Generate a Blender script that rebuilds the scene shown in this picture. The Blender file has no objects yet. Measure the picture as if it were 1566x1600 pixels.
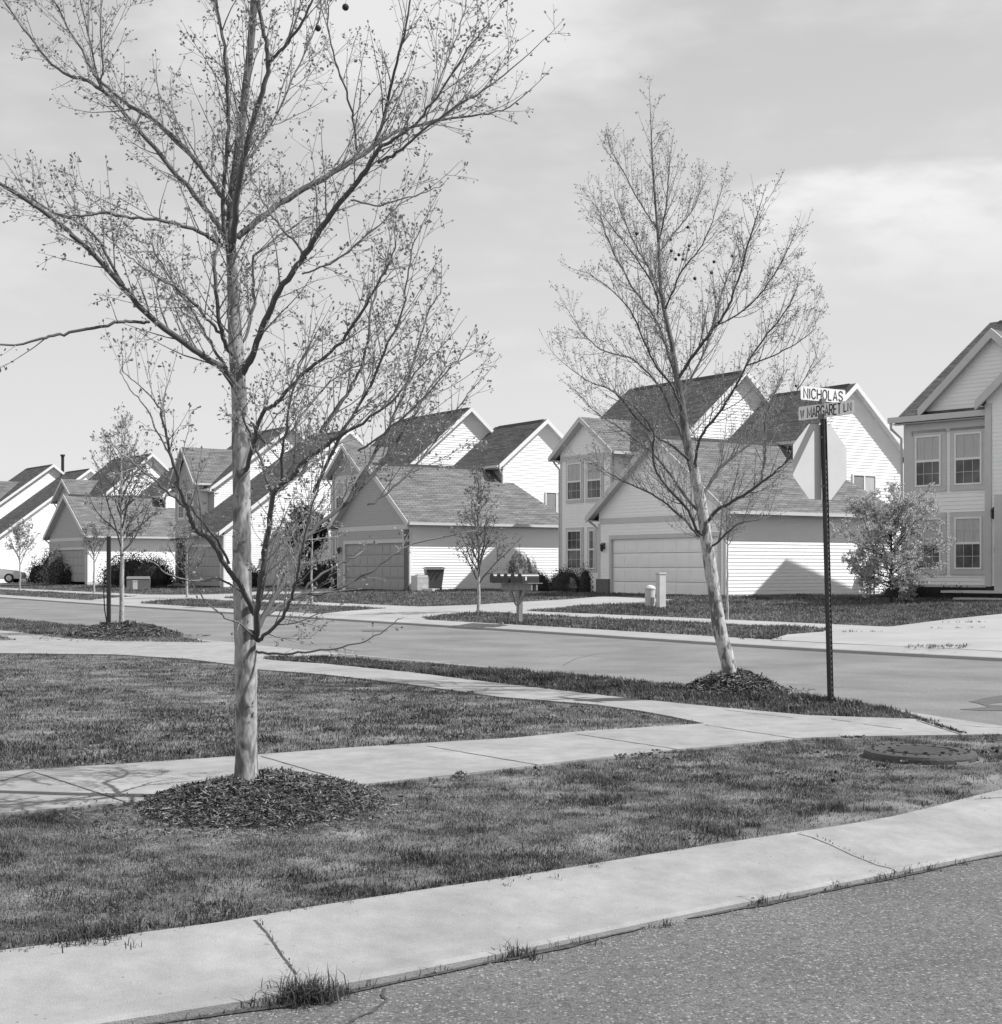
import bpy, bmesh, math, random
import numpy as np
from mathutils import Vector, Matrix
from mathutils.geometry import delaunay_2d_cdt
R = math.radians
random.seed(4)
RNG = np.random.default_rng(7)
S = bpy.context.scene
COL = S.collection
F, HY, HC = 2237.0, 888.0, 1.48          # focal length (px of the photo), horizon row, eye height (m)

# ------------------------------------------------------------------ camera
cam = bpy.data.cameras.new("camera")
cam.sensor_fit = 'HORIZONTAL'; cam.sensor_width = 56.0; cam.lens = F / 1566 * 56.0
cam.shift_y = (HY - 800) / 1566.0
cam.clip_start = 0.1; cam.clip_end = 5000
camo = bpy.data.objects.new("camera", cam); COL.objects.link(camo)
camo.location = (0, 0, HC); camo.rotation_euler = (R(90), 0, 0)
S.camera = camo

# ------------------------------------------------------------------ sun, sky, exposure
SUN_EL = R(49.8); SUN_AZ = math.atan2(.99, -.14)      # azimuth from +Y towards +X
sun = bpy.data.lights.new("sun", 'SUN'); sun.energy = 4.85; sun.angle = R(0.53); sun.color = (1, 1, 1)
suno = bpy.data.objects.new("sun", sun); COL.objects.link(suno)
SD = Vector((math.sin(SUN_AZ) * math.cos(SUN_EL), math.cos(SUN_AZ) * math.cos(SUN_EL), math.sin(SUN_EL)))
suno.rotation_euler = SD.to_track_quat('Z', 'Y').to_euler(); suno.location = (30, -10, 40)

W = bpy.data.worlds.new("World"); S.world = W; W.use_nodes = True
nt = W.node_tree; nt.nodes.clear()
def N(t, **k):
    n = nt.nodes.new(t)
    for a, b in k.items(): setattr(n, a, b)
    return n
def mth(op, a, b=None, c=None, clamp=False):
    n = nt.nodes.new('ShaderNodeMath'); n.operation = op; n.use_clamp = clamp
    for i, v in enumerate((a, b, c)):
        if v is None: continue
        if isinstance(v, (int, float)): n.inputs[i].default_value = v
        else: nt.links.new(v, n.inputs[i])
    return n.outputs[0]
def mrange(v, a, b, c, d, smooth=True):
    n = nt.nodes.new('ShaderNodeMapRange'); n.interpolation_type = 'SMOOTHSTEP' if smooth else 'LINEAR'
    nt.links.new(v, n.inputs[0])
    for i, x in enumerate((a, b, c, d)): n.inputs[i + 1].default_value = x
    return n.outputs[0]
sky = N('ShaderNodeTexSky', sky_type='NISHITA', sun_disc=False, sun_elevation=SUN_EL, sun_rotation=SUN_AZ)
sky.air_density = 1.0; sky.dust_density = 3.5; sky.ozone_density = 1.0
bw = N('ShaderNodeRGBToBW'); nt.links.new(sky.outputs[0], bw.inputs[0])
tc = N('ShaderNodeTexCoord'); sp = N('ShaderNodeSeparateXYZ'); nt.links.new(tc.outputs['Generated'], sp.inputs[0])
X_, Y_, Z_ = sp.outputs
az = mth('ARCTAN2', X_, Y_); hor = mth('SQRT', mth('ADD', mth('MULTIPLY', X_, X_), mth('MULTIPLY', Y_, Y_)))
el = mth('ARCTAN2', Z_, hor)
def noise(scale, sx, sy, detail=5, off=0.0):
    cb = N('ShaderNodeCombineXYZ'); nt.links.new(mth('MULTIPLY', az, sx), cb.inputs[0]); nt.links.new(mth('MULTIPLY', el, sy), cb.inputs[1]); cb.inputs[2].default_value = off
    n = N('ShaderNodeTexNoise'); n.inputs['Scale'].default_value = scale; n.inputs['Detail'].default_value = detail; n.inputs['Roughness'].default_value = .5
    nt.links.new(cb.outputs[0], n.inputs['Vector']); return n.outputs[0]
n1 = noise(3.0, 1.0, 4.0); n2 = noise(7.0, 1.0, 2.2, 6, 3.1)
# bank of cloud low on the right with a crisp upper edge, and soft patches upper left
edge = mth('ADD', mth('MULTIPLY', az, -0.10), mth('ADD', .285, mth('MULTIPLY', n1, -.015)))
n3 = noise(26.0, 1.0, 2.6, 6, 7.7)
edge = mth('SUBTRACT', .2575, mth('MULTIPLY', mth('POWER', mth('ABSOLUTE', mth('SUBTRACT', az, .28)), 2.0), .45))
bank = mth('MULTIPLY', mrange(mth('SUBTRACT', el, mth('ADD', edge, mth('ADD', mth('MULTIPLY', n2, .012), mth('MULTIPLY', n3, .010)))), .002, -.012, 0, 1), mrange(mth('SUBTRACT', el, edge), -.10, -.01, 0.15, 1))
bank = mth('MULTIPLY', bank, mrange(az, .12, .20, 0, 1))
bank = mth('MULTIPLY', bank, mrange(mth('ADD', mth('MULTIPLY', n2, .6), mth('MULTIPLY', n3, .4)), .36, .58, .35, 1))
dx = mth('DIVIDE', mth('ADD', az, .07), .13); dy = mth('DIVIDE', mth('SUBTRACT', el, .365), .045)
r2 = mth('ADD', mth('MULTIPLY', dx, dx), mth('MULTIPLY', dy, dy))
patch = mth('MULTIPLY', mrange(mth('ADD', r2, mth('ADD', mth('MULTIPLY', n2, -3.0), mth('MULTIPLY', n3, -2.2))), -2.6, .3, 1, 0), .75)
soft = mth('MULTIPLY', mrange(mth('ADD', mth('MULTIPLY', n1, .75), mth('MULTIPLY', n3, .25)), .44, .68, 0, 1), .38)
lowb = mth('MULTIPLY', mth('MULTIPLY', mrange(el, .0, .21, 1, 0), .55), mrange(n1, .3, .7, .6, 1))
cl = mth('MAXIMUM', mth('MAXIMUM', bank, patch), mth('MAXIMUM', soft, lowb))
cl = mth('MULTIPLY', cl, mrange(el, 1.0, .5, .35, 1))
base = mth('ADD', mth('ADD', mth('MULTIPLY', bw.outputs[0], .45), 3.75), mrange(el, .5, 1.0, 0, 1.2))
base = mth('ADD', base, mrange(el, .34, .03, 0, 1.25, False))
cloud = 7.3
mixv = mth('ADD', mth('MULTIPLY', base, mth('SUBTRACT', 1.0, cl)), mth('MULTIPLY', cl, cloud))
# sky dimmed overhead and sunward to deepen shade; unseen fill glow added behind left
def dotd(v):
    vm = N('ShaderNodeVectorMath', operation='DOT_PRODUCT'); nt.links.new(tc.outputs['Generated'], vm.inputs[0]); vm.inputs[1].default_value = v
    return mth('MAXIMUM', vm.outputs['Value'], 0.0)
mixv = mth('MULTIPLY', mixv, mrange(el, .45, .95, 1.0, .52))
mixv = mth('MULTIPLY', mixv, mth('SUBTRACT', 1.0, mth('MULTIPLY', dotd((.79, -.61, 0)), .55)))
mixv = mth('ADD', mixv, mth('MULTIPLY', mth('POWER', dotd((-.83, -.55, .1)), 1.5), 2.3))
cc = N('ShaderNodeCombineColor')
for i in range(3): nt.links.new(mixv, cc.inputs[i])
bg = N('ShaderNodeBackground'); bg.inputs[1].default_value = 0.1
nt.links.new(cc.outputs[0], bg.inputs[0])
wo = N('ShaderNodeOutputWorld'); nt.links.new(bg.outputs[0], wo.inputs[0])
S.view_settings.view_transform = 'Standard'; S.view_settings.look = 'None'; S.view_settings.exposure = 0.3; S.view_settings.gamma = 1.0
try: S.view_settings.use_curve_mapping = False
except Exception: pass
S.render.engine = 'CYCLES'

# ------------------------------------------------------------------ helpers
def tag(o, label=None, cat=None, group=None, kind=None):
    if label: o['label'] = label
    if cat: o['category'] = cat
    if group: o['group'] = group
    if kind: o['kind'] = kind
    return o
def link(name, me, mat=None, parent=None, smooth=False):
    o = bpy.data.objects.new(name, me); COL.objects.link(o)
    if mat is not None:
        for m in (mat if isinstance(mat, (list, tuple)) else [mat]): me.materials.append(m)
    if parent is not None: o.parent = parent
    if smooth: me.shade_smooth()
    return o
def mesh_np(name, V, faces_flat, loop_tot, mat=None, parent=None, smooth=False, attr=None):
    me = bpy.data.meshes.new(name)
    V = np.asarray(V, dtype=np.float32); ff = np.asarray(faces_flat, dtype=np.int32).ravel(); lt = np.asarray(loop_tot, dtype=np.int32)
    me.vertices.add(len(V)); me.vertices.foreach_set('co', V.ravel())
    me.loops.add(len(ff)); me.loops.foreach_set('vertex_index', ff)
    me.polygons.add(len(lt)); ls = np.concatenate([[0], np.cumsum(lt)[:-1]]).astype(np.int32)
    me.polygons.foreach_set('loop_start', ls)
    if attr is not None:
        a = me.attributes.new('shade', 'FLOAT', 'POINT'); a.data.foreach_set('value', np.asarray(attr, dtype=np.float32))
    me.update(calc_edges=True); me.validate()
    return link(name, me, mat, parent, smooth)
def empty(name, loc, rz=0.0):
    o = bpy.data.objects.new(name, None); COL.objects.link(o); o.location = loc; o.rotation_euler = (0, 0, rz); o.empty_display_size = .3
    return o

class MB:
    """collects boxes, prisms, tubes"""
    def __init__(s): s.v = []; s.f = []
    def split(s, name, mat, parent=None):
        """every separate piece its own object"""
        own = {}; out = []
        par = list(range(len(s.v)))
        def fd(i):
            while par[i] != i: par[i] = par[par[i]]; i = par[i]
            return i
        for f in s.f:
            for k in f[1:]: par[fd(k)] = fd(f[0])
        for f in s.f: own.setdefault(fd(f[0]), []).append(f)
        for fs in own.values():
            m = MB(); mp = {}
            for f in fs: m.f.append([mp.setdefault(i, len(mp)) for i in f])
            m.v = [s.v[i] for i in mp]; out.append(m.build(name, mat, parent))
        return out[0]
    def poly(s, pts):
        b = len(s.v); s.v += [tuple(p) for p in pts]; s.f.append(list(range(b, b + len(pts)))); return s
    def box(s, x0, x1, y0, y1, z0, z1):
        b = len(s.v)
        s.v += [(x0, y0, z0), (x1, y0, z0), (x1, y1, z0), (x0, y1, z0), (x0, y0, z1), (x1, y0, z1), (x1, y1, z1), (x0, y1, z1)]
        s.f += [[b + i for i in q] for q in ((0, 3, 2, 1), (4, 5, 6, 7), (0, 1, 5, 4), (1, 2, 6, 5), (2, 3, 7, 6), (3, 0, 4, 7))]; return s
    def slab(s, pts, off):
        """polygon extruded by vector off"""
        b = len(s.v); n = len(pts); off = Vector(off)
        s.v += [tuple(p) for p in pts] + [tuple(Vector(p) + off) for p in pts]
        s.f.append(list(range(b, b + n))); s.f.append(list(range(b + 2 * n - 1, b + n - 1, -1)))
        for i in range(n):
            j = (i + 1) % n; s.f.append([b + j, b + i, b + n + i, b + n + j])
        return s
    def bar(s, a, c, w, h, up=(0, 0, 1)):
        a = Vector(a); c = Vector(c); d = (c - a).normalized(); u = Vector(up)
        sd = d.cross(u)
        if sd.length < 1e-4: sd = d.cross(Vector((1, 0, 0)))
        sd.normalize(); u = sd.cross(d).normalized()
        p = [a + sd * (i * w / 2) + u * (j * h / 2) for i, j in ((-1, -1), (1, -1), (1, 1), (-1, 1))]
        return s.slab(p, c - a)
    def tube(s, pts, rad, n=8, cap=True):
        pts = [Vector(p) for p in pts]
        if not isinstance(rad, (list, tuple)): rad = [rad] * len(pts)
        b = len(s.v); t0 = None
        for i, p in enumerate(pts):
            t = (pts[min(i + 1, len(pts) - 1)] - pts[max(i - 1, 0)]).normalized()
            ref = Vector((0, 0, 1)) if abs(t.z) < .9 else Vector((1, 0, 0))
            a = t.cross(ref).normalized(); c = t.cross(a)
            for k in range(n):
                q = 2 * math.pi * k / n; s.v.append(tuple(p + (a * math.cos(q) + c * math.sin(q)) * rad[i]))
        for i in range(len(pts) - 1):
            for k in range(n):
                s.f.append([b + i * n + k, b + i * n + (k + 1) % n, b + (i + 1) * n + (k + 1) % n, b + (i + 1) * n + k])
        if cap:
            s.f.append([b + k for k in range(n)][::-1]); s.f.append([b + (len(pts) - 1) * n + k for k in range(n)])
        return s
    def build(s, name, mat, parent=None, bevel=0, smooth=False):
        me = bpy.data.meshes.new(name); me.from_pydata(s.v, [], s.f); me.validate(); me.update()
        bm = bmesh.new(); bm.from_mesh(me); bmesh.ops.recalc_face_normals(bm, faces=bm.faces)
        if bevel:
            bmesh.ops.remove_doubles(bm, verts=bm.verts, dist=1e-5)
            bmesh.ops.bevel(bm, geom=list(bm.edges), offset=bevel, segments=2, affect='EDGES', profile=.7)
        bm.to_mesh(me); bm.free()
        return link(name, me, mat, parent, smooth)

# ------------------------------------------------------------------ materials (all neutral: the photograph is black and white)
def G(v): return (v, v, v, 1)
MATS = {}
def mat(name, v, rough=.85, var=.0, scale=5.0, bump=0.0, bscale=60.0, spec=.3, v2=None, metal=0.0, stretch=(1, 1, 1), space='Object', fine=0.0, fscale=200.0):
    """procedural grey material: base value v mixed to v2 by noise, plus fine noise, plus bump"""
    m = bpy.data.materials.new(name); m.use_nodes = True; t = m.node_tree; p = t.nodes['Principled BSDF']
    p.inputs['Roughness'].default_value = rough; p.inputs['Specular IOR Level'].default_value = spec; p.inputs['Metallic'].default_value = metal
    co = t.nodes.new('ShaderNodeTexCoord'); mp = t.nodes.new('ShaderNodeMapping'); mp.inputs['Scale'].default_value = stretch
    if space == 'Object': t.links.new(co.outputs['Object'], mp.inputs[0])
    else:
        g = t.nodes.new('ShaderNodeNewGeometry'); t.links.new(g.outputs['Position'], mp.inputs[0])
    n = t.nodes.new('ShaderNodeTexNoise'); n.inputs['Scale'].default_value = scale; n.inputs['Detail'].default_value = 6; n.inputs['Roughness'].default_value = .6
    t.links.new(mp.outputs[0], n.inputs['Vector'])
    cr = t.nodes.new('ShaderNodeValToRGB'); cr.color_ramp.elements[0].position = .33; cr.color_ramp.elements[1].position = .67
    lo, hi = (v * (1 - var), v * (1 + var)) if v2 is None else (v, v2)
    cr.color_ramp.elements[0].color = G(lo); cr.color_ramp.elements[1].color = G(hi)
    t.links.new(n.outputs[0], cr.inputs[0]); out = cr.outputs[0]
    if fine:
        f = t.nodes.new('ShaderNodeTexNoise'); f.inputs['Scale'].default_value = fscale; f.inputs['Detail'].default_value = 3; t.links.new(mp.outputs[0], f.inputs['Vector'])
        mr = t.nodes.new('ShaderNodeMapRange'); mr.inputs[1].default_value = .3; mr.inputs[2].default_value = .7; mr.inputs[3].default_value = 1 - fine; mr.inputs[4].default_value = 1 + fine
        t.links.new(f.outputs[0], mr.inputs[0])
        mx = t.nodes.new('ShaderNodeMix'); mx.data_type = 'RGBA'; mx.blend_type = 'MULTIPLY'; mx.inputs[0].default_value = 1
        t.links.new(out, mx.inputs[6]); t.links.new(mr.outputs[0], mx.inputs[7]); out = mx.outputs[2]
    t.links.new(out, p.inputs['Base Color'])
    if bump:
        b = t.nodes.new('ShaderNodeTexNoise'); b.inputs['Scale'].default_value = bscale; b.inputs['Detail'].default_value = 4; t.links.new(mp.outputs[0], b.inputs['Vector'])
        bp = t.nodes.new('ShaderNodeBump'); bp.inputs['Strength'].default_value = bump; bp.inputs['Distance'].default_value = .02
        t.links.new(b.outputs[0], bp.inputs['Height']); t.links.new(bp.outputs[0], p.inputs['Normal'])
    MATS[name] = m
    return m

def mat_asphalt():
    m = mat('asphalt', .115, .9, v2=.165, scale=.9, bump=.5, bscale=170, space='World', fine=.5, fscale=130)
    t = m.node_tree; p = t.nodes['Principled BSDF']; mp = [n for n in t.nodes if n.type == 'MAPPING'][0]
    src = p.inputs['Base Color'].links[0].from_socket
    vo = t.nodes.new('ShaderNodeTexVoronoi'); vo.inputs['Scale'].default_value = 74; t.links.new(mp.outputs[0], vo.inputs['Vector'])
    sc = t.nodes.new('ShaderNodeSeparateColor'); t.links.new(vo.outputs['Color'], sc.inputs[0])
    a = t.nodes.new('ShaderNodeMath'); a.operation = 'GREATER_THAN'; a.inputs[1].default_value = .70; t.links.new(sc.outputs[0], a.inputs[0])
    b = t.nodes.new('ShaderNodeMath'); b.operation = 'LESS_THAN'; b.inputs[1].default_value = .46; t.links.new(vo.outputs['Distance'], b.inputs[0])
    c = t.nodes.new('ShaderNodeMath'); c.operation = 'MULTIPLY'; t.links.new(a.outputs[0], c.inputs[0]); t.links.new(b.outputs[0], c.inputs[1])
    c2 = t.nodes.new('ShaderNodeMath'); c2.operation = 'MULTIPLY'; t.links.new(c.outputs[0], c2.inputs[0]); t.links.new(sc.outputs[1], c2.inputs[1])
    mx = t.nodes.new('ShaderNodeMix'); mx.data_type = 'RGBA'; t.links.new(c2.outputs[0], mx.inputs[0]); t.links.new(src, mx.inputs[6]); mx.inputs[7].default_value = G(.33)
    # dark pits
    d = t.nodes.new('ShaderNodeMath'); d.operation = 'LESS_THAN'; d.inputs[1].default_value = .22; t.links.new(sc.outputs[0], d.inputs[0])
    d2 = t.nodes.new('ShaderNodeMath'); d2.operation = 'MULTIPLY'; t.links.new(d.outputs[0], d2.inputs[0]); d2.inputs[1].default_value = .6
    my = t.nodes.new('ShaderNodeMix'); my.data_type = 'RGBA'; t.links.new(d2.outputs[0], my.inputs[0]); t.links.new(mx.outputs[2], my.inputs[6]); my.inputs[7].default_value = G(.07)
    t.links.new(my.outputs[2], p.inputs['Base Color'])
    return m
M_asph = mat_asphalt()
M_asph2 = mat('worn_asphalt', .155, .9, v2=.23, scale=.6, bump=.5, bscale=110, space='World', fine=.26, fscale=60)
M_patch = mat('tar_patch', .09, .8, var=.2, scale=8, space='World')
def specks(m, scale, thr, val):
    t = m.node_tree; p = t.nodes['Principled BSDF']; src = p.inputs['Base Color'].links[0].from_socket; mp = [n for n in t.nodes if n.type == 'MAPPING'][0]
    v = t.nodes.new('ShaderNodeTexVoronoi'); v.inputs['Scale'].default_value = scale; t.links.new(mp.outputs[0], v.inputs['Vector']); s = t.nodes.new('ShaderNodeSeparateColor'); t.links.new(v.outputs['Color'], s.inputs[0])
    a = t.nodes.new('ShaderNodeMath'); a.operation = 'GREATER_THAN'; a.inputs[1].default_value = .93; t.links.new(s.outputs[0], a.inputs[0])
    b = t.nodes.new('ShaderNodeMath'); b.operation = 'LESS_THAN'; b.inputs[1].default_value = thr; t.links.new(v.outputs['Distance'], b.inputs[0])
    c = t.nodes.new('ShaderNodeMath'); c.operation = 'MULTIPLY'; t.links.new(a.outputs[0], c.inputs[0]); t.links.new(b.outputs[0], c.inputs[1])
    x = t.nodes.new('ShaderNodeMix'); x.data_type = 'RGBA'; t.links.new(c.outputs[0], x.inputs[0]); t.links.new(src, x.inputs[6]); x.inputs[7].default_value = G(val); t.links.new(x.outputs[2], p.inputs['Base Color'])
    n = t.nodes.new('ShaderNodeTexNoise'); n.inputs['Scale'].default_value = 6; n.inputs['Detail'].default_value = 9; n.inputs['Roughness'].default_value = .7; t.links.new(mp.outputs[0], n.inputs['Vector'])
    r = t.nodes.new('ShaderNodeMapRange'); r.inputs[1].default_value = .3; r.inputs[2].default_value = .7; r.inputs[3].default_value = .87; r.inputs[4].default_value = 1.08; t.links.new(n.outputs[0], r.inputs[0])
    y = t.nodes.new('ShaderNodeMix'); y.data_type = 'RGBA'; y.blend_type = 'MULTIPLY'; y.inputs[0].default_value = 1; t.links.new(x.outputs[2], y.inputs[6]); t.links.new(r.outputs[0], y.inputs[7]); t.links.new(y.outputs[2], p.inputs['Base Color'])
M_conc = mat('concrete', .255, .88, v2=.33, scale=1.5, bump=.25, bscale=160, space='World', fine=.09, fscale=170)
specks(M_conc, 26, .16, .19)
M_conc2 = mat('far_concrete', .30, .88, v2=.37, scale=.8, bump=.05, bscale=60, space='World', fine=.04)
M_joint = mat('joint_dirt', .07, .95, var=.4, scale=30, space='World')
M_soil = mat('lawn_soil', .055, .95, v2=.24, scale=2.6, bump=.5, bscale=60, space='World', fine=.35, fscale=70)
M_farlawn = mat('far_lawn', .09, .95, v2=.16, scale=1.1, bump=.6, bscale=25, space='World', fine=.35, fscale=18)
M_mulch = mat('mulch', .065, .95, var=.5, scale=40, bump=.6, bscale=60)
M_iron = mat('cast_iron', .035, .6, var=.35, scale=12, bump=.3, bscale=80, spec=.5)
M_ironl = mat('iron_rim', .055, .6, var=.3, scale=12, bump=.3, bscale=80, spec=.5)
M_white = mat('white_trim', .78, .5, var=.03, scale=3)
M_trim = mat('grey_trim', .54, .6, var=.04, scale=3)
M_side = mat('siding_light', .89, .55, var=.025, scale=2.0, stretch=(1, 1, 4))
M_side2 = mat('siding_front', .84, .6, var=.03, scale=2.0, stretch=(1, 1, 4))
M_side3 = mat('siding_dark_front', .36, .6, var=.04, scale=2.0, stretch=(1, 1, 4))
M_garage = mat('garage_door', .84, .6, var=.03, scale=2)
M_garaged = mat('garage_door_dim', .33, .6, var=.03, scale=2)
M_gutter = mat('gutter', .55, .5, var=.03, scale=3)
M_dark = mat('dark_trim', .03, .7, var=.2, scale=5)
M_brick = mat('dark_brick', .10, .9, v2=.18, scale=9, bump=.4, bscale=30, stretch=(1, 1, 3))
M_found = mat('dark_foundation', .035, .9, var=.3, scale=6)
M_curt = mat('curtain', .42, .9, v2=.54, scale=6, stretch=(4, 4, .4))
M_black = mat('black_metal', .02, .45, var=.2, scale=20, spec=.5)
M_post = mat('post_steel', .028, .5, var=.3, scale=30, spec=.4)
M_alum = mat('sign_back', .58, .55, var=.04, scale=4, spec=.35)
M_signw = mat('sign_white', .80, .5, var=.02, scale=4)
M_letter = mat('sign_letters', .03, .6, var=.1, scale=9)
M_signface = mat('sign_face', .12, .5, var=.05, scale=4)
M_wood = mat('weathered_wood', .17, .85, v2=.26, scale=9, bump=.3, bscale=40, stretch=(3, 3, .5))
M_mail = mat('mailbox_metal', .035, .4, var=.2, scale=9, spec=.6)
M_flag = mat('mailbox_flag', .7, .5)
M_util = mat('utility_paint', .16, .6, var=.08, scale=4)
M_utill = mat('utility_light', .55, .6, var=.08, scale=4)
M_bin = mat('bin_plastic', .10, .5, var=.1, scale=4, spec=.4)
M_carp = mat('car_paint', .62, .25, spec=.6, var=.01)
M_glassd = mat('dark_glass', .035, .08, spec=.8, var=.05)
M_rubber = mat('rubber', .03, .8)
M_rim = mat('wheel_rim', .5, .35, metal=.6)
M_shrub = mat('shrub_leaf', .025, .8, v2=.05, scale=10)

def mat_glass():
    m = bpy.data.materials.new('window_glass'); m.use_nodes = True; t = m.node_tree; p = t.nodes['Principled BSDF']
    p.inputs['Base Color'].default_value = G(.035); p.inputs['Roughness'].default_value = .12; p.inputs['Specular IOR Level'].default_value = .6
    g = t.nodes.new('ShaderNodeNewGeometry'); n = t.nodes.new('ShaderNodeTexNoise'); n.inputs['Scale'].default_value = 1.5; t.links.new(g.outputs['Position'], n.inputs['Vector'])
    cr = t.nodes.new('ShaderNodeValToRGB'); cr.color_ramp.elements[0].color = G(.02); cr.color_ramp.elements[1].color = G(.10); cr.color_ramp.elements[0].position = .4; cr.color_ramp.elements[1].position = .65
    t.links.new(n.outputs[0], cr.inputs[0]); t.links.new(cr.outputs[0], p.inputs['Base Color']); return m
M_glass = mat_glass()

def mat_shade(name, lo, hi, trans=.25, rough=.8):
    """leaf/blade/chip material: per-element natural tone from the 'shade' attribute"""
    m = bpy.data.materials.new(name); m.use_nodes = True; t = m.node_tree; p = t.nodes['Principled BSDF']
    a = t.nodes.new('ShaderNodeAttribute'); a.attribute_name = 'shade'
    mr = t.nodes.new('ShaderNodeMapRange'); mr.inputs[3].default_value = lo; mr.inputs[4].default_value = hi; t.links.new(a.outputs['Fac'], mr.inputs[0])
    t.links.new(mr.outputs[0], p.inputs['Base Color']); p.inputs['Roughness'].default_value = rough; p.inputs['Specular IOR Level'].default_value = .25
    if trans:
        tr = t.nodes.new('ShaderNodeBsdfTranslucent'); t.links.new(mr.outputs[0], tr.inputs[0]); mx = t.nodes.new('ShaderNodeMixShader'); mx.inputs[0].default_value = trans
        t.links.new(p.outputs[0], mx.inputs[1]); t.links.new(tr.outputs[0], mx.inputs[2]); t.links.new(mx.outputs[0], t.nodes['Material Output'].inputs[0])
    return m
M_blade = mat_shade('grass_blade', .022, .28, .22)
M_bladef = mat_shade('far_grass_blade', .07, .32, .25)
M_chip = mat_shade('mulch_chip', .018, .31, 0, .9)
M_bud = mat_shade('young_leaf', .16, .44, .25)
M_leafl = mat_shade('pale_leaf', .10, .55, .3)
M_blossom = mat_shade('blossom_leaf', .16, .95, .35)
M_leafm = mat_shade('mid_leaf', .07, .28, .25)
M_leafd = mat_shade('dark_leaf', .015, .06, .1)

def mat_bark(name, pale, dark, zlo, zhi, young):
    """plane tree bark: pale exposed patches low on the trunk, grey brown bark above"""
    m = bpy.data.materials.new(name); m.use_nodes = True; t = m.node_tree; p = t.nodes['Principled BSDF']; p.inputs['Roughness'].default_value = .85; p.inputs['Specular IOR Level'].default_value = .2
    g = t.nodes.new('ShaderNodeTexCoord'); mp = t.nodes.new('ShaderNodeMapping'); mp.inputs['Scale'].default_value = (1, 1, .38); t.links.new(g.outputs['Object'], mp.inputs[0])
    n = t.nodes.new('ShaderNodeTexNoise'); n.inputs['Scale'].default_value = 13; n.inputs['Detail'].default_value = 2.5; n.inputs['Distortion'].default_value = .9; t.links.new(mp.outputs[0], n.inputs['Vector'])
    cr = t.nodes.new('ShaderNodeValToRGB'); e = cr.color_ramp.elements; e[0].position = .40; e[0].color = G(dark); e[1].position = .60; e[1].color = G(pale)
    k = e.new(.47); k.color = G(dark * 1.35); k = e.new(.50); k.color = G((pale + dark) * .62)
    t.links.new(n.outputs[0], cr.inputs[0])
    n2 = t.nodes.new('ShaderNodeTexNoise'); n2.inputs['Scale'].default_value = 60; n2.inputs['Detail'].default_value = 4; t.links.new(mp.outputs[0], n2.inputs['Vector'])
    mr = t.nodes.new('ShaderNodeMapRange'); mr.inputs[1].default_value = .3; mr.inputs[2].default_value = .7; mr.inputs[3].default_value = .62; mr.inputs[4].default_value = 1.28; t.links.new(n2.outputs[0], mr.inputs[0])
    mx = t.nodes.new('ShaderNodeMix'); mx.data_type = 'RGBA'; mx.blend_type = 'MULTIPLY'; mx.inputs[0].default_value = 1; t.links.new(cr.outputs[0], mx.inputs[6]); t.links.new(mr.outputs[0], mx.inputs[7])
    a = t.nodes.new('ShaderNodeAttribute'); a.attribute_name = 'shade'
    a1 = t.nodes.new('ShaderNodeMapRange'); a1.inputs[2].default_value = .5; t.links.new(a.outputs['Fac'], a1.inputs[0])
    a2 = t.nodes.new('ShaderNodeMapRange'); a2.inputs[1].default_value = .5; a2.inputs[3].default_value = young * .42; a2.inputs[4].default_value = young; t.links.new(a.outputs['Fac'], a2.inputs[0])
    my = t.nodes.new('ShaderNodeMix'); my.data_type = 'RGBA'; t.links.new(a1.outputs[0], my.inputs[0]); t.links.new(mx.outputs[2], my.inputs[6]); t.links.new(a2.outputs[0], my.inputs[7])
    t.links.new(my.outputs[2], p.inputs['Base Color'])
    bp = t.nodes.new('ShaderNodeBump'); bp.inputs['Strength'].default_value = .6; bp.inputs['Distance'].default_value = .008; t.links.new(n.outputs[0], bp.inputs['Height']); t.links.new(bp.outputs[0], p.inputs['Normal'])
    return m
M_bark = mat_bark('plane_bark', .36, .14, 0, 0, .25)
M_bark2 = mat_bark('plane_bark_pale', .48, .15, 0, 0, .22)
M_barks = mat_bark('sapling_bark', .38, .26, 0, 0, .22)

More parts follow.
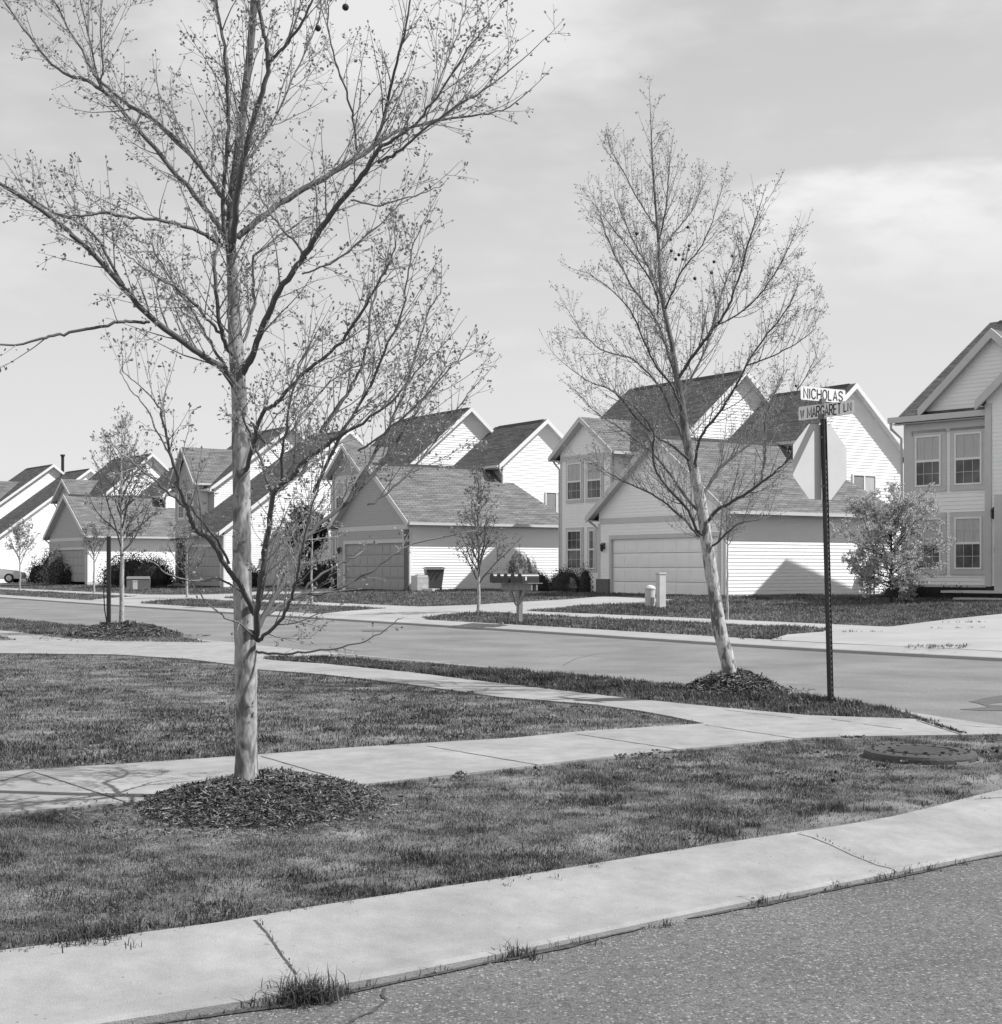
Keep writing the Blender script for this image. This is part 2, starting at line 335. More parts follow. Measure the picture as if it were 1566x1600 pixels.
def mat_shingle(name, axis, lo, hi):
    m = bpy.data.materials.new(name); m.use_nodes = True; t = m.node_tree; p = t.nodes['Principled BSDF']; p.inputs['Roughness'].default_value = .95; p.inputs['Specular IOR Level'].default_value = .15
    co = t.nodes.new('ShaderNodeTexCoord'); s = t.nodes.new('ShaderNodeSeparateXYZ'); t.links.new(co.outputs['Object'], s.inputs[0])
    cb = t.nodes.new('ShaderNodeCombineXYZ'); t.links.new(s.outputs[axis], cb.inputs[0])
    mz = t.nodes.new('ShaderNodeMath'); mz.operation = 'MULTIPLY'; mz.inputs[1].default_value = 1.7; t.links.new(s.outputs[2], mz.inputs[0]); t.links.new(mz.outputs[0], cb.inputs[1])
    br = t.nodes.new('ShaderNodeTexBrick'); br.inputs['Scale'].default_value = 1.0; br.inputs['Brick Width'].default_value = .42; br.inputs['Row Height'].default_value = .15; br.inputs['Mortar Size'].default_value = .012
    br.inputs['Color1'].default_value = G(lo); br.inputs['Color2'].default_value = G(hi); br.inputs['Mortar'].default_value = G(lo * .45); br.inputs['Mortar Smooth'].default_value = .1
    t.links.new(cb.outputs[0], br.inputs['Vector'])
    mp = t.nodes.new('ShaderNodeMapping'); mp.inputs['Scale'].default_value = (.55, 3.2, 1); t.links.new(cb.outputs[0], mp.inputs[0])
    n = t.nodes.new('ShaderNodeTexNoise'); n.inputs['Scale'].default_value = 1.6; n.inputs['Detail'].default_value = 5; t.links.new(mp.outputs[0], n.inputs['Vector'])
    mr = t.nodes.new('ShaderNodeMapRange'); mr.inputs[1].default_value = .35; mr.inputs[2].default_value = .65; mr.inputs[3].default_value = .78; mr.inputs[4].default_value = 1.28; t.links.new(n.outputs[0], mr.inputs[0])
    mx = t.nodes.new('ShaderNodeMix'); mx.data_type = 'RGBA'; mx.blend_type = 'MULTIPLY'; mx.inputs[0].default_value = 1; t.links.new(br.outputs[0], mx.inputs[6]); t.links.new(mr.outputs[0], mx.inputs[7])
    t.links.new(mx.outputs[2], p.inputs['Base Color'])
    bp = t.nodes.new('ShaderNodeBump'); bp.inputs['Strength'].default_value = .4; bp.inputs['Distance'].default_value = .02; t.links.new(br.outputs['Fac'], bp.inputs['Height']); bp.invert = True; t.links.new(bp.outputs[0], p.inputs['Normal'])
    return m
M_shy = mat_shingle('shingles_main', 1, .078, .112)
M_shx = mat_shingle('shingles_garage', 0, .135, .185)

# ------------------------------------------------------------------ the lie of the land
KERB = np.array([(-150., 268.), (-24.6, 70.4), (-9.93, 48.0), (-2.38, 37.2), (1.38, 31.8), (4.97, 26.1), (7.9, 22.7), (30., -1.0)])   # far kerb line of the street
def kerb_d(x, y):
    """signed distance beyond the far kerb (positive = house side)"""
    x = np.asarray(x, float); y = np.asarray(y, float); best = np.full(x.shape, 1e9); sg = np.zeros(x.shape)
    for a, b in zip(KERB[:-1], KERB[1:]):
        d = b - a; L = np.hypot(*d); t = np.clip(((x - a[0]) * d[0] + (y - a[1]) * d[1]) / L ** 2, 0, 1)
        ex = x - (a[0] + t * d[0]); ey = y - (a[1] + t * d[1]); q = np.hypot(ex, ey); s = np.sign(ex * (-d[1]) + ey * d[0])
        m = q < best; best = np.where(m, q, best); sg = np.where(m, s, sg)
    return best * sg
def z_far(d):
    d = np.asarray(d, float)
    return np.where(d < .6, .12, .12 + .0275 * (np.clip(d, .6, 14.5) - .6) + .003 * (np.clip(d, 14.5, 60) - 14.5))
def terr(x, y):
    d = kerb_d(x, y); return np.where(d > 0, z_far(d), .1)
def near(px, py, z=.1):
    Y = F * (HC - z) / (py - HY); return ((px - 783) / F * Y, Y)
def far(px, py):
    z = .25
    for _ in range(12):
        x, y = near(px, py, z); z = float(terr(x, y))
    return (x, y)
def near_at(px, Y): return (px - 783) / F * Y
def zat(py, Y): return HC + (HY - py) / F * Y

def densify(P, step):
    out = []
    for i in range(len(P)):
        a = np.array(P[i]); b = np.array(P[(i + 1) % len(P)]); n = max(1, int(np.hypot(*(b - a)) / step))
        for k in range(n): out.append(tuple(a + (b - a) * k / n))
    return out
def inside(px, py, P):
    P = np.asarray(P); r = np.zeros(px.shape, bool); j = len(P) - 1
    for i in range(len(P)):
        xi, yi = P[i]; xj, yj = P[j]
        c = ((yi > py) != (yj > py)) & (px < (xj - xi) * (py - yi) / (yj - yi + 1e-12) + xi); r ^= c; j = i
    return r
def sheet(name, P, mat_, zf, step=1.0, grid=1.5, rough=0.0):
    P = densify(P, step)
    if rough: P = [(x + random.uniform(-rough, rough), y + random.uniform(-rough, rough)) for x, y in P]
    A = np.array(P); n = len(P); xs = np.arange(A[:, 0].min(), A[:, 0].max(), grid); ys = np.arange(A[:, 1].min(), A[:, 1].max(), grid)
    gx, gy = np.meshgrid(xs, ys); gx = gx.ravel(); gy = gy.ravel(); m = inside(gx, gy, A); pts = P + list(zip(gx[m], gy[m]))
    vs, es, fs, *_ = delaunay_2d_cdt([Vector((float(a), float(b))) for a, b in pts], [(i, (i + 1) % n) for i in range(n)], [list(range(n))], 1, 1e-5)
    z = zf(np.array([v[0] for v in vs]), np.array([v[1] for v in vs]))
    V = [(v[0], v[1], float(q)) for v, q in zip(vs, z)]
    me = bpy.data.meshes.new(name); me.from_pydata(V, [], [list(f) for f in fs]); me.update()
    bm = bmesh.new(); bm.from_mesh(me)
    for f in bm.faces:
        f.normal_update()
        if f.normal.z < 0: f.normal_flip()
    be = [e for e in bm.edges if e.is_boundary]; ge = bmesh.ops.extrude_edge_only(bm, edges=be)['geom']
    for v in ge:
        if isinstance(v, bmesh.types.BMVert): v.co.z -= .035
    bm.to_mesh(me); bm.free()
    return tag(link(name, me, mat_), kind='structure')
def strip(name, rows, mat_, kind='structure'):
    """rows: list of equally long polylines of 3D points"""
    V = []; Fc = []; n = len(rows[0])
    for r in rows: V += [tuple(p) for p in r]
    for i in range(len(rows) - 1):
        for k in range(n - 1): Fc.append([i * n + k, i * n + k + 1, (i + 1) * n + k + 1, (i + 1) * n + k])
    me = bpy.data.meshes.new(name); me.from_pydata(V, [], Fc); me.update()
    bm = bmesh.new(); bm.from_mesh(me); bmesh.ops.recalc_face_normals(bm, faces=bm.faces)
    if sum(f.normal.z for f in bm.faces) < 0: bmesh.ops.reverse_faces(bm, faces=bm.faces)
    bm.to_mesh(me); bm.free()
    return tag(link(name, me, mat_), kind=kind)
def resample(P, n):
    P = np.array(P, float); s = np.concatenate([[0], np.cumsum(np.hypot(*np.diff(P[:, :2], axis=0).T))]); u = np.linspace(0, s[-1], n)
    return np.stack([np.interp(u, s, P[:, i]) for i in range(P.shape[1])], 1)
def smooth_line(P, n, it=2):
    P = np.array(P, float)
    for _ in range(it):
        Q = [P[0]]
        for a, b in zip(P[:-1], P[1:]): Q += [a * .75 + b * .25, a * .25 + b * .75]
        Q.append(P[-1]); P = np.array(Q)
    return resample(P, n)
def offset_line(P, d):
    P = np.array(P, float); t = np.gradient(P, axis=0); t /= np.linalg.norm(t, axis=1)[:, None]
    return P + np.stack([-t[:, 1], t[:, 0]], 1) * d

# base ground to the horizon
tag(strip('ground', [[(-2500, -300, -.08), (2500, -300, -.08)], [(-2500, 3000, -.08), (2500, 3000, -.08)]], M_farlawn), kind='structure')
# one asphalt sheet for the two streets (z = 0)
tag(strip('street', [[(-160, -30, 0), (60, -30, 0)], [(-160, 300, 0), (60, 300, 0)]], M_asph), kind='structure')

# far side land
kl = smooth_line(KERB, 160, 2)
offs = [0.55, 1.2, 2.4, 3.5, 5, 7, 9, 11, 13, 14.5, 18, 25, 45, 120, 400]
tag(strip('far_lawn', [[(p[0], p[1], float(z_far(d)) - (0.0 if d > .6 else .01)) for p in offset_line(kl, d)] for d in offs], M_farlawn), kind='structure')
kr = random.Random(3)
rows = []
for d, z in ((0.0, -.01), (0.0, .055), (.03, .068), (.14, .062), (.42, .095), (.62, .128), (.66, .11)):
    rows.append([(p[0], p[1], z) for p in offset_line(kl, d)])
tag(strip('far_kerb', rows, M_conc2), kind='structure')
ks = [i for i in range(len(kl))]
tag(strip('far_sidewalk', [[(p[0], p[1], float(z_far(d)) + .022) for p in offset_line(kl, d)] for d in (3.5, 4.1, 4.75)], M_conc2), kind='structure')

drv_B = [far(*p) for p in [(945, 932), (1055, 937.5), (1008, 943), (900, 948), (850, 952), (817, 956.5), (816, 961), (769, 957.5), (734, 958.5), (696, 961.5), (659, 966), (640, 969.5), (600, 967.5), (540, 964.5), (482, 960), (590, 953), (640, 950), (734, 947), (828, 941), (880, 938)]]
drv_A = [far(*p) for p in [(1187, 1001), (1230, 994), (1287, 989.5), (1302, 981.5), (1392, 981.5), (1480, 970), (1566, 961), (1680, 950), (1900, 960), (1900, 1040), (1566, 1022), (1400, 1012), (1290, 1007)]]
drv_C = [far(*p) for p in [(560, 921), (500, 927), (411, 930), (352, 934), (345, 938), (300, 936.8), (277, 936.8), (246, 939.5), (211, 943), (200, 945), (124, 938.6), (172, 935.7), (218, 932.4), (219, 930.3), (300, 930.5), (365, 928.6), (411, 924.5), (520, 920)]]
def off_kerb(P, lim=.63):
    out = []
    for x, y in P:
        for _ in range(4):
            d = float(kerb_d(x, y))
            if d < lim: e = .01; g = np.array([kerb_d(x + e, y) - kerb_d(x - e, y), kerb_d(x, y + e) - kerb_d(x, y - e)]) / (2 * e); x += float(g[0]) * (lim - d); y += float(g[1]) * (lim - d)
        out.append((x, y))
    return out
drv_A = off_kerb(densify(drv_A, 1.0)); drv_B = off_kerb(densify(drv_B, 1.0)); drv_C = off_kerb(densify(drv_C, 1.0))
zd = lambda x, y: terr(x, y) + np.interp(kerb_d(x, y), [.6, 1.6], [.010, .034])
for nm, P in (('driveway', drv_B), ('driveway', drv_A), ('driveway', drv_C)):
    sheet(nm, P, M_conc2, zd, step=.8, grid=1.0)

# near side block: fine traced kerb lines
fgi = [near(*p) for p in [(-500, 1560), (-150, 1512), (0, 1488), (215, 1471 - 14), (398, 1438), (536, 1412), (800, 1375), (1061, 1331), (1247, 1303), (1402, 1280), (1566, 1234)]]
fgi[3] = near(200, 1466)
fgo = [near(p[0], p[1], .03) for p in [(-500, 1700), (-150, 1636), (0, 1610), (215, 1593), (444, 1557), (620, 1523), (800, 1485), (951, 1451), (1061, 1425), (1182, 1403), (1322, 1378), (1402, 1358), (1566, 1328)]]
corner_o = [(3.6, 8.15), (4.6, 8.95), (5.5, 9.9), (5.95, 11.0), (5.8, 12.1), (5.3, 12.75)]
corner_i = [(3.75, 9.35), (4.55, 9.95), (5.0, 10.6), (5.2, 11.2), (5.05, 11.8), (4.75, 12.3)]
mgo = [near(*p, .02) for p in [(1566, 1139), (1523, 1131), (1436, 1115), (1382, 1108), (1330, 1101)]] + [(2.95, 16.4), (.75, 19.6), (-4.85, 27.2), (-8.75, 33.2), (-13.0, 39.6), (-40, 80), (-90, 160)]
mgi = [near(*p) for p in [(1500, 1138), (1470, 1131), (1436, 1122), (1400, 1112), (1362, 1103)]] + [(3.27, 15.3), (2.12, 16.75), (.15, 19.3), (-5.5, 26.7), (-9.4, 32.8), (-13.7, 39.1), (-41, 80), (-91, 160)]
inner = smooth_line(fgi + corner_i + mgi, 420, 2); outer = smooth_line(fgo + corner_o + mgo, 420, 2)
plate = [tuple(p) for p in inner] + [(-140, 160), (-140, -20), (-8, -10)]
sheet('near_lawn', plate, M_soil, lambda x, y: np.full(x.shape, .1), step=3, grid=4)
# fg kerb: matched by nearest point so that its joints run straight across
oi = []
for p in inner:
    q = outer; d = np.hypot(q[:, 0] - p[0], q[:, 1] - p[1]); oi.append(q[np.argmin(d)])
oi = np.array(oi)
for _ in range(4): oi[1:-1] = (oi[:-2] + oi[1:-1] * 2 + oi[2:]) / 4
def lerp(a, b, t, z): return [(p[0] + (q[0] - p[0]) * t, p[1] + (q[1] - p[1]) * t, z) for p, q in zip(a, b)]
tag(strip('near_kerb', [lerp(oi, inner, 0, -.01), lerp(oi, inner, 0.0, .022), lerp(oi, inner, .03, .034), lerp(oi, inner, .18, .036), lerp(oi, inner, .42, .060), lerp(oi, inner, .62, .088), lerp(oi, inner, .8, .106), lerp(oi, inner, 1.0, .112), lerp(oi, inner, 1.03, .09)], M_conc), kind='structure')

mg = [tuple(p) for p in smooth_line(mgo, 90, 1)]; kk = [tuple(p) for p in kl if p[1] > 13]
sheet('side_street', mg + [(-80, 160)] + [p for p in kk if p[1] < 155][0:] + [(14, 15), (8.5, 13.2), (5.35, 12.75)], M_asph2, lambda x, y: np.full(x.shape, .004), step=4, grid=6)
walk_hi = [(-260, 962), (0, 986), (102, 995), (168, 1002.6), (320, 1005)]
strip_lo = [(410, 1031), (424, 1033), (511, 1039), (640, 1052), (800, 1072), (981, 1093), (1131, 1108), (1262, 1120), (1433, 1126)]
fg_walk_lo = [(1600, 1149), (1508, 1151), (1340, 1153), (1252, 1156), (1061, 1174), (900, 1191), (780, 1206), (567, 1229), (400, 1243), (204, 1257), (0, 1275), (-160, 1290)]
fg_walk_hi = [(-160, 1226), (0, 1209), (204, 1196), (365, 1185), (562, 1170), (800, 1156), (890, 1147), (1000, 1139.5), (1101, 1133)]
lawn_top = [(1050, 1122), (1001, 1113), (930, 1103), (780, 1091), (640, 1071), (511, 1056), (404, 1047.6), (365, 1040), (291, 1031), (179, 1024), (0, 1022), (-260, 1018)]
P_walk = [near(*p) for p in walk_hi] + [(-5.3, 26.9), (-2.6, 22.9)] + [near(*p) for p in strip_lo] + [near(1480, 1133), near(1530, 1139), (4.9, 12.0)] + [near(*p) for p in fg_walk_lo + fg_walk_hi + lawn_top]
sheet('sidewalk', P_walk, M_conc, lambda x, y: np.full(x.shape, .116), step=.5, grid=1.2)
# joints
def groove(name, segs, z, w=.014, zf=None):
    m = MB()
    for a, b in segs:
        a = np.array(a); b = np.array(b); d = (b - a) / np.hypot(*(b - a)); n = np.array([-d[1], d[0]]); k = max(2, int(np.hypot(*(b - a)) / .07)); L = []; Rr = []
        for i in range(k + 1):
            p = a + (b - a) * i / k; j = random.uniform(-.35, .35) * w; ww = w * random.uniform(.4, .75)
            zz = z if zf is None else zf(i / k)
            L.append((*(p + n * (j + ww)), zz)); Rr.append((*(p + n * (j - ww)), zz))
        for i in range(k): m.poly([L[i], L[i + 1], Rr[i + 1], Rr[i]])
    o = m.build(name, M_joint); o['kind'] = 'structure'; return o
zw = .1165
segs = []
for a, b in (((52, 1206), (204, 1256)), ((409, 1182), (567, 1228)), ((668, 1166), (845, 1196)), ((900, 1147), (1065, 1172)), ((1101, 1133), (1250, 1155)), ((0, 1221), (52, 1206)), ((1131, 1109), (1240, 1122)), ((905, 1085), (830, 1094)), ((700, 1061), (610, 1067)), ((1300, 1124), (1330, 1128)), ((560, 1044), (470, 1051)), ((80, 994), (0, 1001)), ((260, 1005), (200, 1014)), ((1433, 1126), (1505, 1149)), ((1350, 1132), (1410, 1139))):
    segs.append((near(*a, zw), near(*b, zw)))
groove('sidewalk_joints', segs, .1185, .011)
from mathutils.bvhtree import BVHTree
_k = bpy.data.objects['near_kerb'].data; KB = BVHTree.FromPolygons([v.co for v in _k.vertices], [list(p.vertices) for p in _k.polygons])
def surf(x, y, d=.03):
    h = KB.ray_cast(Vector((x, y, 1)), Vector((0, 0, -1))); return h[0].z if h[0] is not None else d
def kerb_groove(a, b, w):
    m = MB(); d = (b - a) / np.hypot(*(b - a)); n = np.array([-d[1], d[0]]); k = 60; L = []; Rr = []; j = 0
    for i in range(k + 1):
        p = a + (b - a) * i / k; j = j * .6 + random.uniform(-.14, .14) * w; ww = w * random.uniform(.5, .65)
        q, r = p + n * (j + ww), p + n * (j - ww); L.append((q[0], q[1], surf(*q) + .0012)); Rr.append((r[0], r[1], surf(*r) + .0012))
    for i in range(k): m.poly([L[i], L[i + 1], Rr[i + 1], Rr[i]])
    m.build('kerb_joint', M_joint)['kind'] = 'structure'
def kerb_joint(pi, po):
    a = np.array(near(*pi, .11)); b = np.array(near(*po, .035)); return a, b
kz = lambda t: float(np.interp(t, [0, .2, .38, .58, .82, .97, 1], [.1145, .109, .091, .063, .039, .037, .025])) + .0045
ksegs = [kerb_joint(*q) for q in (((398, 1438), (492, 1549)), ((1247, 1303), (1402, 1359)), ((1523, 1249), (1600, 1262)))]
for q, (a, b) in enumerate(ksegs): kerb_groove(a, a + (b - a) * (.72 if q == 0 else 1), (.0095, .008, .007)[q])
dl = [p for p in resample(outer, 1500) if p[1] < 9 and -3.5 < p[0] < 4]
m = MB(); rq = random.Random(5); L = []; Rr = []
for p in dl:
    w = max(.0, .022 + .014 * math.sin(p[0] * 7) + rq.uniform(-.008, .012)); L.append((p[0] - .004, p[1] + .006, .005)); Rr.append((p[0] + w * .6, p[1] - w * .9, .005))
for i in range(len(dl) - 1): m.poly([L[i], L[i + 1], Rr[i + 1], Rr[i]])
m.build('gutter_dirt', M_joint)['kind'] = 'structure'
# off-frame cast shadow painted as darker asphalt, and the tar strip
def flat(name, pts, z, m, rough=.02): return sheet(name, [near(*p, z) for p in pts], m, lambda x, y: np.full(x.shape, z), step=.12, grid=1.0, rough=rough)
flat('tar_strip', [(565, 985), (600, 984.6), (606, 985.6), (600, 986.6), (566, 987)], .009, M_patch)
flat('street_shadow', [(1515, 1096), (1535, 1091), (1566, 1086.5), (1620, 1083), (1620, 1094), (1552, 1098.5), (1540, 1101), (1580, 1103), (1620, 1104), (1620, 1111), (1535, 1110), (1500, 1108.5), (1545, 1104), (1530, 1099)], .009, mat('painted_shadow', .105, .9, var=.12, scale=3, space='World'), .01)
crk = [(602, 1546), (597, 1556), (604, 1564), (590, 1574), (583, 1582), (560, 1590), (545, 1600), (520, 1612)]
groove('street_crack', [(near(*a, 0), near(*b, 0)) for a, b in zip(crk[:-1], crk[1:])], .004, .011)
crk = [(1130, 1041), (1240, 1047), (1330, 1052), (1460, 1058), (1600, 1061)]
groove('street_crack', [(near(*a, 0), near(*b, 0)) for a, b in zip(crk[:-1], crk[1:])], .009, .012)
for crk in ([(60, 961), (190, 968), (330, 973), (470, 983), (640, 990)], [(780, 1024), (860, 1026), (905, 1024), (980, 1031), (1080, 1036)], [(700, 1000), (760, 1006), (880, 1014)], [(1230, 1070), (1330, 1076), (1450, 1084)], [(430, 1000), (520, 1004), (560, 1003), (690, 1014)], [(880, 1040), (900, 1030), (935, 1022), (1010, 1016)]):
    groove('street_crack', [(near(*a, 0), near(*b, 0)) for a, b in zip(crk[:-1], crk[1:])], .009, .010)
# ------------------------------------------------------------------ houses
def clip_band(P, z0, z1):
    def half(P, f, keep):
        out = []
        for i in range(len(P)):
            a, b = P[i], P[(i + 1) % len(P)]; fa, fb = keep * (a[1] - f), keep * (b[1] - f)
            if fa >= 0: out.append(a)
            if (fa > 0 and fb < 0) or (fa < 0 and fb > 0):
                t = fa / (fa - fb); out.append((a[0] + (b[0] - a[0]) * t, a[1] + (b[1] - a[1]) * t))
        return out
    P = half(P, z0, 1)
    return half(P, z1, -1) if P else P
class Walls:
    """lapped boards: every board is a tilted strip with its own lower edge"""
    def __init__(s): s.v = []; s.f = []
    def pt(s, pl, c, a, z, o): return (c - o, a, z) if pl == 'F' else (a, c - o, z)
    def side(s, pl, c, P, e=.125, z0=0.0):
        zt = max(p[1] for p in P); zb = min(p[1] for p in P); k = math.floor((zb - z0) / e)
        z = z0 + k * e
        while z < zt:
            Q = clip_band(P, z + 1e-5, z + e)
            if len(Q) >= 3:
                b = len(s.v)
                for a, q in Q: s.v.append(s.pt(pl, c, a, q, .004 + .017 * (1 - (q - z) / e)))
                s.f.append(list(range(b, b + len(Q))))
                lo = [a for a, q in Q if abs(q - (z + 1e-5)) < 2e-4]
                if len(lo) >= 2:
                    b = len(s.v); s.v += [s.pt(pl, c, min(lo), z, .021), s.pt(pl, c, max(lo), z, .021), s.pt(pl, c, max(lo), z, .004), s.pt(pl, c, min(lo), z, .004)]; s.f.append([b, b + 1, b + 2, b + 3])
            z += e
        return s
    def plain(s, pts): b = len(s.v); s.v += list(pts); s.f.append(list(range(b, b + len(pts)))); return s
    def build(s, name, m, parent):
        me = bpy.data.meshes.new(name); me.from_pydata(s.v, [], s.f); me.update(); return link(name, me, m, parent)
def fbox(m, pl, c, a0, a1, z0, z1, o0, o1):
    if pl == 'F': m.box(c - o1, c - o0, a0, a1, z0, z1)
    else: m.box(a0, a1, c - o1, c - o0, z0, z1)
    return m
def window(root, pl, c, a0, a1, z0, z1, trim=.12, tm=None, double=True, grid=True, curtain='top', o=.02):
    t = MB(); tm = tm or M_trim
    if trim:
        fbox(t, pl, c, a0 - trim, a0, z0, z1, 0, .045); fbox(t, pl, c, a1, a1 + trim, z0, z1, 0, .045)
        fbox(t, pl, c, a0 - trim, a1 + trim, z1, z1 + trim, 0, .05); fbox(t, pl, c, a0 - trim, a1 + trim, z0 - trim, z0, 0, .055)
    else:
        fbox(t, pl, c, a0 - .05, a1 + .05, z0 - .05, z0, 0, .05)
    w = t.build('window', tm, root)
    s = MB(); f = .055; zm = (z0 + z1) / 2
    fbox(s, pl, c, a0, a0 + f, z0, z1, 0, .075); fbox(s, pl, c, a1 - f, a1, z0, z1, 0, .075)
    fbox(s, pl, c, a0 + f, a1 - f, z0, z0 + f, 0, .074); fbox(s, pl, c, a0 + f, a1 - f, z1 - f, z1, 0, .074)
    am = (a0 + a1) / 2
    if double: fbox(s, pl, c, a0 + f, a1 - f, zm - .035, zm + .035, 0, .072)
    else: fbox(s, pl, c, am - .035, am + .035, z0 + f, z1 - f, 0, .072)
    s.build('sash', M_white, w)
    if grid:
        g = MB()
        for i in (1, 2):
            a = a0 + (a1 - a0) * i / 3; fbox(g, pl, c, a - .008, a + .008, z0 + f, z1 - f, .045, .056)
        for q in (.25, .75):
            z = z0 + (z1 - z0) * q; fbox(g, pl, c, a0 + f, a1 - f, z - .008, z + .008, .045, .055)
        g.build('muntins', M_trim, w)
    p = MB(); q = MB()
    if curtain == 'top':
        fbox(p, pl, c, a0 + f, a1 - f, z0 + f, zm - .035, .022, .044); fbox(q, pl, c, a0 + f, a1 - f, zm + .035, z1 - f, .022, .043)
        p.build('pane', M_glass, w); q.build('pane', M_curt, w)
    elif curtain == 'both':
        fbox(p, pl, c, a0 + f, am - .035, z0 + f, z1 - f, .022, .044); fbox(q, pl, c, am + .035, a1 - f, z0 + f, z1 - f, .022, .043)
        p.build('pane', M_curt2, w); q.build('pane', M_curt, w)
    else:
        fbox(p, pl, c, a0 + f, a1 - f, z0 + f, z1 - f, .022, .044); p.build('pane', M_glass, w)
    return w
M_curt2 = mat('curtain_shaded', .22, .8, v2=.30, scale=6, stretch=(4, 4, .4))
def roof_slabs(root, axis, r0, r1, c, hf, hb, ze, zr, shm, th=.15, rake=True, gut=True, zb=None, vent=True, rake_mat=None, ends=(True, True)):
    """gabled roof with its ridge along `axis`; hf / hb = run of the front / back slope, back eave at zb"""
    zb = ze if zb is None else zb
    P = (lambda r, x, z: (x, r, z)) if axis == 'y' else (lambda r, x, z: (r, x, z))
    m = MB()
    m.slab([P(r0, c - hf, ze), P(r1, c - hf, ze), P(r1, c, zr), P(r0, c, zr)], (0, 0, th))
    m.slab([P(r0, c + hb, zb), P(r1, c + hb, zb), P(r1, c, zr - .001), P(r0, c, zr - .001)], (0, 0, th - .002))
    rf = m.build('roof', shm, root)
    if vent:
        v = MB(); q0, q1 = r0 + .35, r1 - .35; w = .16; v.slab([P(q0, c - w, zr + th - w * (zr - ze) / hf + .015), P(q0, c, zr + th + .03), P(q0, c + w, zr + th - w * (zr - zb) / hb + .015)], Vector(P(q1, c, 0)) - Vector(P(q0, c, 0)))
        v.build('ridge_vent', M_dark, rf)
    if rake:
        b = MB(); rm = rake_mat or M_white
        for k, r in enumerate((r0, r1)):
            if not ends[k]: continue
            s = -1 if k == 0 else 1; rr0, rr1 = sorted((r + s * .004, r + s * .035))
            for (x0, z0) in ((c - hf, ze), (c + hb, zb)):
                b.slab([P(rr0, x0, z0 + th + .012), P(rr0, c, zr + th + .012), P(rr0, c, zr - .06), P(rr0, x0, z0 - .06)], Vector(P(rr1, 0, 0)) - Vector(P(rr0, 0, 0)))
                # soffit
                sr0, sr1 = sorted((r + s * .002, r - s * .30)); b.slab([P(sr0, x0, z0 - .03), P(sr0, c, zr - .03), P(sr1, c, zr - .03), P(sr1, x0, z0 - .03)], (0, 0, .022))
        b.split('rake_board', rm, rf)
    if gut:
        g = MB()
        for (x0, z0, s) in ((c - hf, ze, -1), (c + hb, zb, 1)):
            xa, xb = sorted((x0 + s * .005, x0 + s * .12)); q = P(r0 + .02, xa, z0 + .01); w_ = P(r1 - .02, xb, z0 + .13)
            g.box(min(q[0], w_[0]), max(q[0], w_[0]), min(q[1], w_[1]), max(q[1], w_[1]), q[2], w_[2])
            # fascia and soffit back to the wall
            xa, xb = sorted((x0 + s * .002, x0 - s * .38)); q = P(r0 + .03, xa, z0 - .035); w_ = P(r1 - .03, xb, z0 - .012)
            g.box(min(q[0], w_[0]), max(q[0], w_[0]), min(q[1], w_[1]), max(q[1], w_[1]), q[2], w_[2])
        g.build('gutter', M_gutter, rf)
    return rf
def lamp(root, x, y, z):
    m = MB(); m.box(x - .02, x + .0, y - .05, y + .05, z - .14, z + .1); m.tube([(x - .01, y, z + .04), (x - .09, y, z + .12), (x - .14, y, z + .08)], .012, 6)
    m.tube([(x - .14, y, z + .09), (x - .14, y, z + .03)], [.012, .085], 6); m.tube([(x - .14, y, z - .2), (x - .14, y, z - .24)], [.06, .015], 6)
    for k in range(6):
        a = k * math.pi / 3; m.tube([(x - .14 + .078 * math.cos(a), y + .078 * math.sin(a), z + .03), (x - .14 + .055 * math.cos(a), y + .055 * math.sin(a), z - .2)], .007, 4)
    o = m.build('wall_lamp', M_black, root)
    g = MB(); g.tube([(x - .14, y, z + .025), (x - .14, y, z - .195)], [.066, .046], 6); g.build('lamp_glass', M_glassd, o)
def garage_door(root, s0, s1, zt, m_, c=0.0, rec=.10):
    m = MB(); h = zt / 4
    for k in range(4):
        fbox(m, 'F', c, s0, s1, k * h + .012, (k + 1) * h - .004, -.13, -rec + .03)
        n = 8; w = (s1 - s0) / n
        for i in range(n): fbox(m, 'F', c, s0 + i * w + .06, s0 + (i + 1) * w - .06, k * h + .09, (k + 1) * h - .09, -rec + .03, -rec + .042)
    return m.build('garage_door', m_, root)
def downspout(root, pts):
    MB().tube(pts, .045, 6).build('downspout', M_gutter, root)

